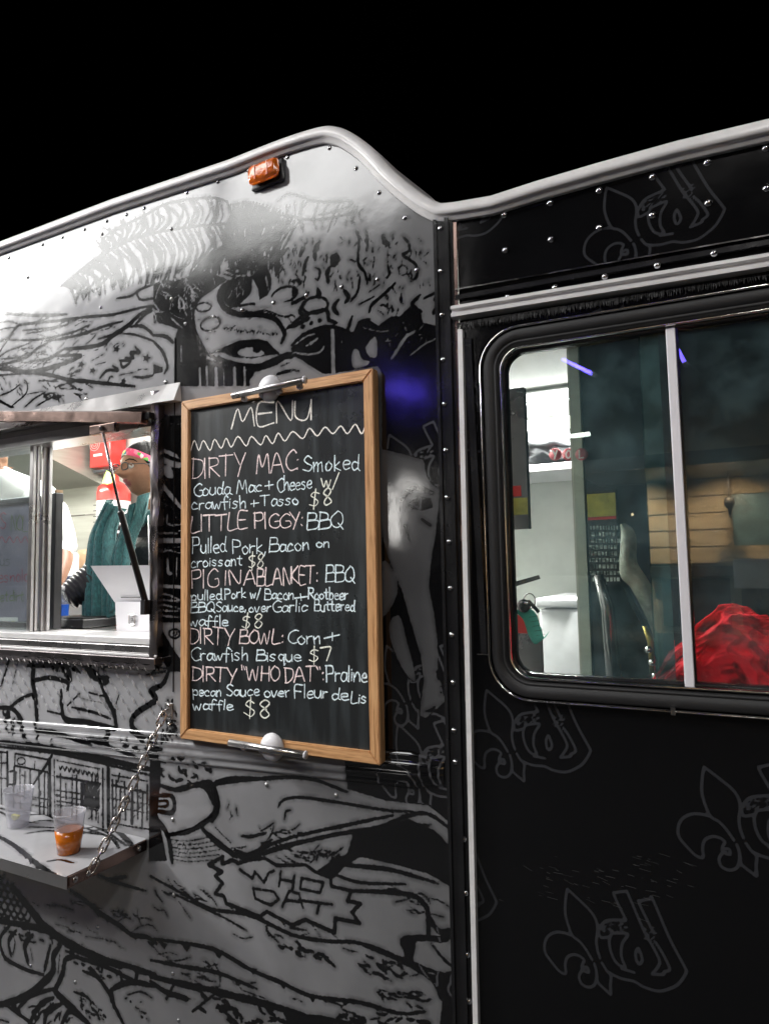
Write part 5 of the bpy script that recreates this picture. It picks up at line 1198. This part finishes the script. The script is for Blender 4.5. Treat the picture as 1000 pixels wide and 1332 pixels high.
# ---------------------------------------------------------------- things in the kitchen
q=P(146,586,1.70);r=thing('alarm_box',(q.x,1.72,q.z-.1),'red fire suppression box on the wall above the extinguisher','alarm box')
w2=mpp(146,586,1.70)
MB().box((q.x-18*w2,1.60,q.z-24*w2),(q.x+20*w2,1.73,q.z+24*w2),.008).put('box','red',r,True)
for k in range(3): MB().tube([(q.x+(-8+k*0)*w2+math.cos(a)*.02*(k+1)*.8,1.597,q.z+.03+math.sin(a)*.018*(k+1)*.8) for a in [i*math.pi/6 for i in range(12)]],.0014,5,closed=True).put('badge','paper',r)
MB().box((q.x-.05,1.597,q.z-.05),(q.x+.03,1.599,q.z-.035)).put('badge','paper',r)
ex=P(148,700,1.62);wr=mpp(148,690,1.62);R_=21*wr
r=thing('fire_extinguisher',(ex.x,1.62,.79+.6),'red fire extinguisher with paper label, behind the woman','fire extinguisher')
zt2=P(148,628,1.62).z;zb2=P(148,735,1.62).z-.1
MB().lathe([(R_*.8,zb2-1),(R_,zb2+.02-1),(R_,zt2-.07-1),(R_*.93,zt2-.03-1),(R_*.6,zt2-.005-1),(R_*.3,zt2+.01-1),(R_*.28,zt2+.05-1)],(ex.x,1.62,1),(0,0,1),32).put('cylinder','red',r,True)
MB().lathe([(R_*1.01,-.22),(R_*1.01,0)],(ex.x,1.62,zt2-.12),(0,0,1),32,False).put('label','paper',r,True)
MB().box((ex.x-.05,1.50,zt2+.05),(ex.x+.06,1.54,zt2+.07),.004).put('handle','black_plastic',r)
MB().add([P(133,628,1.5),P(139,612,1.5),P(150,618,1.48),P(150,626,1.47),P(140,630,1.46)],[(0,1,2,3,4)]).put('tag',mat('lime_tag',(.5,.75,.15),.6),r)
M['lime']=bpy.data.materials['lime_tag']
for k in range(5): MB().box((ex.x-.06,1.62-R_*1.02-.001,zt2-.15-k*.035),(ex.x+.02+.02*(k%2),1.62-R_*1.02,zt2-.145-k*.035)).put('print','black_plastic',r)
q=P(95,745,1.0);r=thing('cardboard_box',(q.x,1.0,q.z-.3),'open brown cardboard box with white paper, behind the jacket sleeve','box')
a,b=P(103,714,1.05),P(124,712,1.05)
MB().hexa([P(102,760,1.05),P(126,760,1.05),P(126,760,1.3),P(102,760,1.3),P(102,716,1.05),P(126,712,1.05),P(124,714,1.3),P(104,718,1.3)]).put('carton','cardboard',r)
MB().add([P(86,742,1.0),P(98,718,1.02),P(103,722,1.02),P(102,752,1.0),P(88,755,.98)],[(0,1,2,3,4)]).put('carton_flap','paper',r)
o=MB().add([P(92,800,.6),P(96,768,.62),P(112,778,.6),P(114,805,.6)],[(0,1,2,3)]).put('receipt_pile','paper');tag(o,'crumpled white papers lying below the jacket sleeve','paper');so=o.modifiers.new('t','SOLIDIFY');so.thickness=.01
# counter inside the serving window
r=MB().box((-3.2,.131,1.34),(jx0+.3,.42,1.362),.003);cnt=r.put('inner_counter','alu',T)
CZ=1.364
q=PZ(79,822,1.366);q.y=max(q.y,.10)
q=P(79,822,.16);q.z=1.3665
r=thing('water_bottle',q,'clear plastic water bottle with blue label beside the black frame','bottle')
bh=P(79,768,.16).z-q.z;br_=.019*1.25
MB().lathe([(br_*.8,0),(br_,.006),(br_*.93,bh*.12),(br_,bh*.2),(br_*.92,bh*.28),(br_,bh*.34),(br_,bh*.66),(br_*.8,bh*.82),(br_*.42,bh*.94),(br_*.42,bh)],q,(0,0,1),24).put('bottle_body','bottle',r,True)
MB().lathe([(br_*1.02,bh*.32),(br_*1.02,bh*.62)],q,(0,0,1),24,False).put('label','blue_label',r,True)
MB().lathe([(br_*.5,bh),(br_*.5,bh+.014)],q,(0,0,1),16).put('cap','white_plastic',r,True)
a,b=P(86,806,.30),P(136,812,.22)
r=thing('cash_tray',(a.x,a.y,CZ),'low black tray lying on the counter below the scarf','tray')
MB().box((P(87,815,.25).x,.17,CZ),(P(134,815,.25).x,.33,CZ+.030),.004).put('tray_body','black_plastic',r)
MB().box((P(89,815,.25).x,.18,CZ+.030),(P(131,815,.25).x,.32,CZ+.034),.001).put('tray_rim','rubber',r)
# tablet on its stand with the square mark
yt=.10
Lf=[P(118,736,.06),P(196,735,.06),P(196,787,.20),P(146,787,.20)]
r=thing('tablet_stand',(P(170,815,.14).x,.14,CZ),'white tablet point-of-sale stand with square logo on the counter','tablet')
top=[P(118,736,.085),P(205,735,.085),P(205,783,.15),P(149,783,.15)];nrm=Vector((0,.008,-.004))
MB().hexa([top[3],top[2],top[1],top[0]]+[v+nrm for v in (top[3],top[2],top[1],top[0])]).put('tablet','white_plastic',r)
base=[P(152,822,.135),P(205,822,.135),P(205,783,.140),P(150,783,.140)]
MB().hexa([base[0],base[1],base[1]+Vector((0,.09,0)),base[0]+Vector((0,.09,0)),base[3],base[2],base[2]+Vector((0,.09,0)),base[3]+Vector((0,.09,0))]).put('stand','white_plastic',r)
MB().tube([P(158,777,.136),P(182,777,.136)],.0022,6).put('slot','rubber',r)
q=P(172,806,.1335)
mb=MB();s_=.0125;lg=[(x_*s_*1.0+q.x,q.y,z_*s_*1.2+q.z) for x_,z_ in ((-1,-.75),(-.75,-1),(.75,-1),(1,-.75),(1,.75),(.75,1),(-.75,1),(-1,.75))];mb.tube(lg,.0018,6,closed=True)
mb.put('square_mark','alu',r);MB().box((q.x-.0048,q.y-.001,q.z-.0055),(q.x+.0048,q.y,q.z+.0055)).put('square_mark','alu',r);MB().box((q.x-.0016,q.y-.0018,q.z-.002),(q.x+.0016,q.y-.001,q.z+.002)).put('square_mark','white_plastic',r)
# marker board behind the sliding panes
yb=.10
z1=P(30,650,yb).z;z0_=1.368;xr=P(74,730,yb).x;xl=-3.0
r=thing('marker_board',((xr+xl)/2,yb,z0_),'dark framed grey marker board with coloured writing behind sliding panes','marker board')
M['board_grey']=mat('board_grey',(.20,.19,.25),.35,nscale=3,nvar=.15)
MB().box((xl,yb+.004,z0_+.01),(xr-.02,yb+.014,z1-.01)).put('board','board_grey',r)
MB().box((xr-.022,yb-.008,z0_),(xr,yb+.022,z1+.012),.003).put('frame_rail','black_plastic',r);MB().box((xl,yb-.006,z1-.012),(xr-.0225,yb+.02,z1+.008),.003).put('frame_rail','black_plastic',r);MB().box((xl,yb-.006,z0_),(xr-.0225,yb+.02,z0_+.02),.003).put('frame_rail','black_plastic',r)
MB().box((xr-.012,yb-.004,z1+.0125),(xr-.001,yb+.02,z1+.022)).put('corner','cardboard',r)
M['mk_red']=mat('marker_red',(.35,.02,.06),.5);M['mk_green']=mat('marker_green',(.10,.16,.03),.5);M['mk_dark']=mat('marker_dark',(.04,.06,.05),.5)
def toC(x,y): return P(x,y,yb+.0035)
for wd,a,b,h,c in (('S',(0,688),(8,688),20,'mk_red'),('NOLA',(15,690),(47,690),20,'mk_green'),('us',(0,737),(14,735),16,'mk_dark'),('esnola',(-2,757),(38,756),16,'mk_red'),('getdirty',(-6,783),(38,782),15,'mk_green'),('esno',(-28,757),(-3,757),16,'mk_red')):
    write(wd,a,b,h,c,r,toC,.0016,'marker_writing')
mb=MB();zq=[(x_,(698 if i%2 else 706)) for i,x_ in enumerate(range(-2,48,5))];q=[toC(*a) for a in cat(zq,4)];ribbon(mb,q,[.0014]*len(q),lift=.0005);mb.put('marker_writing','mk_red',r)
cs=MB().add([toC(-6,803)+Vector((0,-.001,0)),toC(24,803)+Vector((0,-.001,0)),toC(24,818)+Vector((0,-.001,0)),toC(-6,818)+Vector((0,-.001,0))],[(0,1,2,3)]).put('card_sticker','paper',r)
for x_,c_ in ((5,'red'),(12,'blue_label'),(18,'lemon')): MB().add([toC(x_-2,808)+Vector((0,-.002,0)),toC(x_+2.5,808)+Vector((0,-.002,0)),toC(x_+2.5,813)+Vector((0,-.002,0)),toC(x_-2,813)+Vector((0,-.002,0))],[(0,1,2,3)]).put('card_mark',c_,cs)
# ---------------------------------------------------------------- things seen through the cab window
def PB(px,py,y,dx,dy,dz): p_=P(px,py,y);return (p_.x+dx,p_.y+dy,p_.z+dz)
fa=P(700,778,1.25);fb=P(762,778,1.25)
r=thing('chest_freezer',((fa.x+fb.x)/2,1.5,.78),'white chest freezer below the kitchen shelf seen through cab window','freezer')
MB().box((fa.x,1.25,.78),(fb.x+.1,1.72,P(700,792,1.25).z),.01).put('freezer_body','white_plastic',r,True)
MB().box((fa.x-.01,1.235,P(700,790,1.25).z),(fb.x+.11,1.73,P(700,778,1.25).z),.008).put('lid','white_plastic',r,True)
ya=1.35;z_=P(700,604,ya).z
sh_=MB().box((P(640,600,ya).x-.6,ya,z_-.03),(P(757,600,ya).x+.2,1.74,z_),.003).put('wall_shelf','white_plastic',T)
z2=P(700,512,ya).z
MB().box((P(640,600,ya).x-.6,ya+.05,z2-.02),(P(757,600,ya).x+.2,1.74,z2+.03),.003).put('wall_cabinet','wall_white',T)
lf=MB().box((P(664,600,ya).x-.5,ya,z2-.035),(P(757,600,ya).x+.1,ya+.05,z2+.012),.004).put('shelf_lamp','white_plastic',T)
MB().box((P(664,600,ya).x-.5,ya-.004,z2-.028),(P(757,600,ya).x+.1,ya-.0005,z2+.002)).put('lamp_diffuser','tube_lit',lf)
area('lamp_light',(P(700,600,ya).x,ya-.01,z2-.04),.7,.05,110,(1,.99,.95),lf,(math.radians(25),0,0))
def blob(c,sx,sy,sz,amp,fr,seed,sub=5,name='b',m_='leather',par=None,ridge=True):
    bm=bmesh.new();bmesh.ops.create_icosphere(bm,subdivisions=sub,radius=1)
    for v in bm.verts:
        d=v.co.normalized();q=Vector((d.x*fr+seed,d.y*fr,d.z*fr*.45));n_=noise.noise(q)
        k=(1-abs(n_)*2.2) if ridge else n_*2
        n2=noise.noise(q*2.7+Vector((9,3,1)));k+=.35*(1-abs(n2)*2)
        v.co=Vector((c.x+d.x*sx*(1+amp*k),c.y+d.y*sy*(1+amp*k),c.z+d.z*sz*(1+amp*k)))
    mb=MB();mb.bm(bm);return mb.put(name,m_,par,True)
q=P(712,585,1.5);o=blob(q,.16,.12,.075,.22,2.2,3,4,'rubbish_bag','black_plastic');tag(o,'crumpled black bag on the white wall shelf','bag')
# key with ring and green tag, hanging on the window's left edge
k0=P(672,765,.06)
r=thing('key_ring',P(676,780,.05),'keys on a ring with a green paper tag at the window edge','keys')
MB().hexa([P(668,757,.05),P(700,748,.05),P(702,753,.05),P(670,763,.05)]+[v+Vector((0,.004,0)) for v in (P(668,757,.05),P(700,748,.05),P(702,753,.05),P(670,763,.05))]).put('key','alu',r)
rc=P(688,782,.055);MB().tube([(rc.x+.013*math.cos(a),rc.y+.004*math.sin(a),rc.z+.016*math.sin(a)) for a in [i*math.pi/8 for i in range(16)]],.0011,6,closed=True).put('ring','alu_dark',r,True)
MB().lathe([(.004,-.003),(.014,-.003),(.014,.003),(.004,.003)],P(681,788,.05),(0,1,0),18).put('key_head','alu_dark',r,True)
MB().hexa([v for v in (P(684,782,.052),P(688,780,.052),P(702,795,.052),P(699,798,.052))]+[v+Vector((0,.003,0)) for v in (P(684,782,.052),P(688,780,.052),P(702,795,.052),P(699,798,.052))]).put('key','alu_dark',r)
def tg(u,v):
    c_=cat([(672,795),(684,806),(691,826),(700,838),(712,828)],10);i=v*(len(c_)-1);k=int(min(len(c_)-2,i));a=c_[k]*(1-(i-k))+c_[k+1]*(i-k);b=np.array([17,-7]) if v<.5 else np.array([17-(v-.5)*22,-10+(v-.5)*6])
    return P(a[0]-4+b[0]*u,a[1]+b[1]*u,.048+.004*math.sin(v*7))
tgo=MB().grid(tg,6,24).put('paper_tag','tag_green',r,True);so=tgo.modifiers.new('t','SOLIDIFY');so.thickness=.0006
for k in range(5):
    a,b=P(688+k*2.2,803+k*6,.044),P(699+k*2.4,801+k*6,.044);MB().tube([a,b],.0004,4).put('print','black_plastic',r)
# dark poster panel hanging at the left edge
for px0,px1,py0,py1,y,lab,col in ((655,688,508,688,.16,'dark panel with red and yellow label at left edge of cab window','a'),):
    a,b=P(px0-8,py0,y),P(px1,py1,y);r=thing('hanging_panel',((a.x+b.x)/2,y,b.z),lab,'panel')
    MB().box((a.x,y,b.z),(b.x,y+.02,a.z),.002).put('panel','alu_dark',r)
    MB().box((a.x,y-.002,P(670,670,y).z),(b.x-.001,y-.0005,P(670,648,y).z)).put('label',mat('label_yellow',(.42,.36,.06),.5,nscale=30,nvar=.3),r)
    MB().box((a.x,y-.002,P(670,646,y).z),(b.x-.015,y-.0005,P(670,632,y).z)).put('label','red',r)
M['label_yellow']=bpy.data.materials['label_yellow']
q=P(672,850,.2);o=MB().box((P(655,820,.2).x,.2,P(660,884,.2).z),(P(704,820,.2).x,.21,P(660,822,.2).z),.002).put('notice_plate','alu_dark');tag(o,'grey metal notice plate at lower left corner of cab window','notice')
o=MB().box((P(655,820,.17).x,.18,P(660,824,.17).z),(P(688,820,.17).x,.195,P(660,800,.17).z),.002).put('red_box','red');tag(o,'small red box behind the green key tag','box')
# round letter discs on the shelf
sg=thing('letter_sign',P(735,592,1.2),'row of red discs lettered Y O L on the shelf edge','sign')
M['disc_red']=mat('disc_red',(.45,.08,.10),.5)
for px0,ch_ in ((722,'Y'),(739,'O'),(756,'L')):
    c=P(px0,591,1.2 if px0<745 else .70);s__=mpp(px0,591,c.y)
    d_=MB().lathe([(.001,-.003),(8*s__,-.003),(8*s__,.003)],c,(0,1,0),24).put('letter_disc','disc_red',sg,True)
    mb=MB()
    for st_ in GL[ch_].split('|'):
        q=[tuple(map(float,z.split(','))) for z in st_.split()];q=cat(q,4) if (len(q)>2 and ch_=='O') else [np.array(a) for a in q]
        pp=[Vector((c.x+(u[0]-.35)*9*s__,c.y-.0045,c.z+(u[1]-.5)*10*s__)) for u in q];ribbon(mb,pp,[1.0*s__]*len(pp))
    mb.put('letter','paper',d_)
# reflection in the window, built as a solid sheet on the cab partition
yq=.715;a,b=P(762,640,yq),P(806,757,yq)
r=thing('reflection_sheet',((a.x+b.x)/2,yq,b.z),'window reflection built as a dark sheet with yellow top and white text lines behind the seat','reflection_sheet')
MB().box((a.x,yq,b.z),(b.x,yq+.012,a.z)).put('sheet','leather',r)
MB().box((a.x+.002,yq-.002,P(780,672,yq).z),(b.x-.002,yq-.0005,P(780,642,yq).z)).put('print','label_yellow',r)
MB().box((a.x+.002,yq-.002,P(780,676,yq).z),(b.x-.002,yq-.0005,P(780,672.5,yq).z)).put('print','red',r)
mb=MB();rr=random.Random(4)
for k in range(9):
    y_=684+k*8.4;x_=766+rr.uniform(0,6)
    while x_<803:
        w_=rr.uniform(1.6,4.2);c_=P(x_,y_,yq);d_=P(x_+w_,y_+5,yq)
        for _ in range(2):
            s1_=(rr.uniform(.1,.9));MB
        hh_=c_.z-d_.z
        for st_ in range(int(w_*1.2)+1):
            xx=c_.x+(d_.x-c_.x)*st_/(int(w_*1.2)+1);mb.box((xx,yq-.003,d_.z),(xx+.0016,yq-.0005,c_.z));
        mb.box((c_.x,yq-.003,d_.z+hh_*rr.choice((0,.45,.85))),(d_.x,yq-.0005,d_.z+hh_*rr.choice((.15,.6,1))))
        x_+=w_+1.6
mb.put('text_lines','paper',r,stuff=True)
# driver's seat: curved back shell, the shine of its edge painted as pale colour
r=thing('driver_seat',(P(820,800,.42).x,.42,.8),'black high-backed driver seat with worn edge, its shine painted pale','seat')
edge=[(812,680),(823,688),(828,704),(828,730),(841,752),(854,776),(860,810),(862,850),(862,900)]
inner=[(806,684),(807,695),(806,713),(806,748),(820,765),(836,795),(848,824),(853,855),(853,900)]
ec=cat([tuple(a) for a in edge],6);icv=cat([tuple(a) for a in inner],6)
def se(u,v):
    i=v*(len(ec)-1);k=int(min(len(ec)-2,i));t_=i-k;a=ec[k]*(1-t_)+ec[k+1]*t_;b=icv[k]*(1-t_)+icv[k+1]*t_;c_=b*(1-u)+a*u
    q=P(c_[0],c_[1],.40);q.y-=.020*math.sin(u*math.pi)+.0015*math.sin(v*90)*(abs(v-.72)<.06);return q
M['shine_worn_leather']=mat('shine_worn_leather',(.34,.34,.28),.25,nscale=22,nvar=.5,bump=.4,bscale=60)
MB().grid(se,10,70).put('seat_edge','shine_worn_leather',r,True)
bk=[(772,790),(790,762),(808,757),(820,788),(838,820),(848,860),(848,960),(800,960),(785,860)]
q=[P(a,b,.415) for a,b in bk];MB().prism(q,(0,.09,0)).put('backrest','leather',r)
MB().tube([P(778,748,.40),P(790,790,.395),(P(800,900,.39))],[.012,.016,.02],10).put('arm','alu_dark',r,True)
MB().box((P(765,960,.4).x,.3,1.0),(P(900,960,.4).x,.72,1.12),.03).put('seat_cushion','leather',r,True)
# brass-like fittings beside the seat
r=thing('gear_lever',P(846,860,.30),'small brass lever and knobs beside the seat edge','lever')
MB().tube([P(838,815,.3),P(846,835,.29),P(848,875,.3)],[.006,.008,.006],8).put('lever',mat('brass',(.35,.25,.06),.3,.9),r,True)
for c_ in ((843,845),(848,862),(852,880)): MB().lathe([(.001,-.008),(.008,-.004),(.008,.004),(.001,.008)],P(*c_,.27),(0,1,0),12).put('knob','chrome',r,True)
# red cloth heap on the dashboard
mb=MB()
def cloth(u,v):
    x=-.19+u*.42;hgt=.185*max(0,math.sin(math.pi*u))**.55
    zz_=v*1.15;ang_=(1-v)
    z=1.238+hgt*math.sin(min(1,v*1.3)*math.pi/2)+.03*math.exp(-((u-.35)/.12)**2)*v
    y=.055+.14*v*v
    q=Vector((u*4.2+v*.9,v*2.1,7.3));n1=1-math.sqrt(noise.noise(q*1.6)**2+.006)*2.6;n2=1-math.sqrt(noise.noise(q*3.6+Vector((5,1,0)))**2+.006)*2.2
    n3=1-math.sqrt(noise.noise(Vector((q.x*3+n1,q.y*9,q.z)))**2+.003)*2.4;d_=.052*n1+.020*n2+.012*n3
    cx,cz_=.10,1.30;rr_=math.hypot(x-cx,z-cz_);d_+=.012*math.sin(rr_*190)*math.exp(-(rr_/.055)**2)
    return (x+.01*n2,max(.032,y-d_*.9),z+d_*.35*v)
o=MB().grid(cloth,220,130).put('red_cloth','red_cloth',None,True);tag(o,'crumpled bright red cloth heaped behind the right window pane','cloth');so=o.modifiers.new('t','SOLIDIFY');so.thickness=.003
# ================================================================ the place opposite (seen mirrored in the glass and the paint)
# white event canopy with lit ceiling panels
e0=PM(0,408,6.4);e1=PM(520,284,6.4);H=(e0.z+e1.z)/2;XR=PM(548,262,5).x
cn=thing('event_canopy',(-6,-4.5,0),'white event canopy with lit ceiling panels opposite the truck','canopy')
for i,x in enumerate(lin(XR-11.0,XR-.2,1.1)):
    for y in (-6.35,-5.25,-4.15,-3.05):
        MB().box((x+.02,y+.02,H),(x+1.08,y+1.08,H+.03)).put('lit_panel','panel_lit',cn)
MB().box((XR-11.2,-6.5,H+.035),(XR,-1.8,H+.12)).put('canopy_roof','white_plastic',cn)
for x in (XR-11.0,XR-5.5,XR-.06):
    for y in (-6.45,-1.9): MB().tube([(x,y,0),(x,y,H+.04)],.05,10).put('pole','alu',cn,True)
# floodlight on a pole, in front to the right
f=PM(533,632,5.6);fr_=thing('flood_lamp',(f.x,f.y-.2,0),'white floodlight on a pole opposite the truck','lamp')
MB().tube([(f.x,f.y-.2,0),(f.x,f.y-.2,f.z+.3)],.04,10).put('pole','alu_dark',fr_,True)
hd=MB().box((f.x-.22,f.y-.12,f.z-.12),(f.x+.22,f.y-.02,f.z+.12),.01).put('lamp_head','black_plastic',fr_)
MB().box((f.x-.13,f.y-.018,f.z-.05),(f.x+.13,f.y-.012,f.z+.05)).put('lamp_glass','flood_soft',hd)
FP=45
wl=thing('added_left_lamp',(-5.0,-1.35,0),'added white floodlight on a thin stand, out of view left of the serving window','lamp')  # unseen lamp added to brighten the upper left of the truck side
MB().tube([(-5.0,-1.35,0),(-5.0,-1.35,3.45)],.025,10).put('stand','alu_dark',wl,True)
hx_=Matrix.Translation((-4.98,-1.3,3.5))@Matrix.Rotation(math.radians(-66),4,'Z')@Matrix.Rotation(math.radians(72),4,'X')
h2=MB().box((-.24,-.17,.0),(.24,.17,.07),.015).put('lamp_head','black_plastic',wl);h2.data.transform(hx_)
g2=MB().box((-.22,-.15,-.006),(.22,.15,-.001)).put('lamp_glass','flood_lit',h2);g2.data.transform(hx_)
lo=area('lamp_light',(0,0,0),.44,.30,195,(1,.985,.96),h2);lo.matrix_parent_inverse=Matrix();lo.parent=None;lo.matrix_world=hx_@Matrix.Translation((0,0,-.02));parent(lo,h2)
sl=thing('added_tall_lamp',(1.5,-4.6,0),'added tall lamp with two floodlight heads, out of view opposite the truck','lamp')  # unseen main light added, placed so its mirror image stays out of view
MB().tube([(1.5,-4.6,0),(1.5,-4.6,5.1)],[.07,.05],12).put('pole','alu_dark',sl,True)
for dx in (-.9,.9):
    MB().tube([(1.5,-4.6,5.05),(1.5+dx,-4.5,5.15)],.03,8).put('arm','alu_dark',sl,True)
    hx_=Matrix.Translation((1.5+dx,-4.35,5.1))@Matrix.Rotation(math.radians(42),4,'X')
    h2=MB().box((-.26,-.17,.0),(.26,.17,.08),.015).put('lamp_head','black_plastic',sl);h2.data.transform(hx_)
    g2=MB().box((-.23,-.14,-.006),(.23,.14,-.001)).put('lamp_glass','flood_lit',h2);g2.data.transform(hx_)
    area('lamp_light',tuple(hx_@Vector((0,0,-.02))),.46,.28,FP,(1,.97,.93),h2,(math.radians(42),0,0))
f=PM(511,672,5.6)
hd=MB().box((f.x-.08,f.y-.06,f.z-.30),(f.x+.08,f.y-.02,f.z+.30),.01).put('lamp_head','black_plastic',fr_);MB().box((f.x-.06,f.y-.018,f.z-.28),(f.x+.06,f.y-.012,f.z+.28)).put('lamp_glass','flood_soft',hd)
# blue LED tubes
def led(a,b,r_,lab):
    d=thing('led_tube',a,lab,'LED tube',None);MB().tube([a,b],r_,8).put('tube','blue_lit',d,True);k=(b-a).normalized()
    MB().tube([a-k*.04,a],r_*1.3,8).put('cap','white_plastic',d);MB().tube([b,b+k*.04],r_*1.3,8).put('cap','white_plastic',d)
led(PM(508,504,3.0),PM(550,512,3.0),.018,'thick blue LED tube opposite the menu board')
led(PM(731,466,3.4),PM(769,484,2.7),.011,'thin blue LED tube opposite the left window pane')
led(PM(877,446,3.4),PM(890,471,2.9),.012,'thin blue LED tube opposite the right window pane')
0 and led(PM(60,430,2.6),PM(250,455,2.6),.02,'long blue LED tube opposite the serving window')
0 and led(Vector((-2.6,-.75,.25)),Vector((-1.4,-.75,.25)),.02,'low blue LED tube below the serving shelf')
wt=thing('led_tube',PM(705,571,4),'thin white LED tube opposite the left window pane','LED tube');MB().tube([PM(704,571,4),PM(765,563,4)],.016,8).put('tube','tube_lit',wt,True)
# building across the street
BY=-14.0
bx0=PM(842,700,14).x;bz=PM(900,622,14).z;bzl=PM(900,733,14).z
bl_=thing('building',(3,BY-3,0),'warm lit masonry building across the street','building')
M['stone_warm']=mat('stone_warm',(.46,.39,.28),.8,nscale=3,nvar=.15,bump=.2);M['bronze_dark']=mat('bronze_dark',(.03,.03,.03),.4);M['shop_glass']=mat('shop_glass',(.05,.06,.06),.1,spec=.8)
MB().box((bx0,BY-6,0),(12,BY-.35,9)).put('wall','stone_warm',bl_)
x=bx0
k=0
while x<7:
    for j in range(5):
        zz0=bzl+j*(bz-bzl)/5
        if not (j in (1,2,3) and k%4==2): 
            if k==0 and j==0: blk=MB().box((0,BY-.34,0),(.78,BY-.30+.02,(bz-bzl)/5-.02),.01).put('facing_panel','stone_warm',bl_);blk.location=blk.location+Vector((x,0,zz0));
            else: o=blk.copy();COL.objects.link(o);o.location=Vector((x,0,zz0))
    x+=.8;k+=1
for kk,xw in enumerate((bx0+1.62,bx0+4.82,bx0+8.02)):
    MB().box((xw,BY-.36,bzl+(bz-bzl)/5),(xw+.76,BY-.33,bzl+4*(bz-bzl)/5)).put('window',mat('window_art%d'%kk,((.12,.22,.28),(.30,.12,.05),(.12,.2,.25))[kk%3],.4,nscale=2,nvar=.8),bl_)
MB().box((bx0-1,BY-.3,bz),(12,BY+2.2,bz+.25)).put('soffit','bronze_dark',bl_)
MB().box((bx0,BY-.33,bzl-.28),(12,BY-.1,bzl-.06)).put('band','bronze_dark',bl_)
for k in range(6):
    xw=bx0+.2+k*1.5;MB().box((xw,BY-.34,.15),(xw+1.3,BY-.28,bzl-.32)).put('shop_window','shop_glass',bl_)
q=PM(948,655,13.4);lp=thing('pendant_lamp',(q.x,q.y,bz-.6),'warm pendant lamp under the soffit across the street','lamp')
MB().tube([(q.x,q.y,bz),(q.x,q.y,q.z)],.012,6).put('cord','bronze_dark',lp);MB().lathe([(.02,.14),(.08,.1),(.10,0),(.04,-.1),(.01,-.22)],q,(0,0,1),14).put('shade','bronze_dark',lp,True)
for xx in (q.x,q.x-1.9,q.x+2.2,q.x+4.5):
    l=bpy.data.lights.new('lamp_light','SPOT');l.spot_size=math.radians(120);l.spot_blend=.8;l.energy=500;l.color=(1,.72,.42);l.shadow_soft_size=.03;o=bpy.data.objects.new('lamp_light',l);COL.objects.link(o);o.location=(xx,BY+.9,bz-.1);o.rotation_euler=(math.radians(-38),0,0);parent(o,bl_)
    fx=MB().lathe([(.001,-.04),(.02,-.03),(.03,0),(.02,.03),(.001,.04)],(xx,BY-.15,(bz+bzl)/2+.2),(0,0,1),12).put('wall_lamp','warm_lit',bl_,True)
q=PM(984,746,9);o=MB().box((q.x-.28,q.y-.05,q.z-.2),(q.x+.28,q.y,q.z+.2),.01).put('notice_sign','paper');tag(o,'pale notice sign standing across the street','sign')
MB().tube([(q.x,q.y-.03,0),(q.x,q.y-.03,q.z-.2)],.03,8).put('sign_post','alu_dark',o)
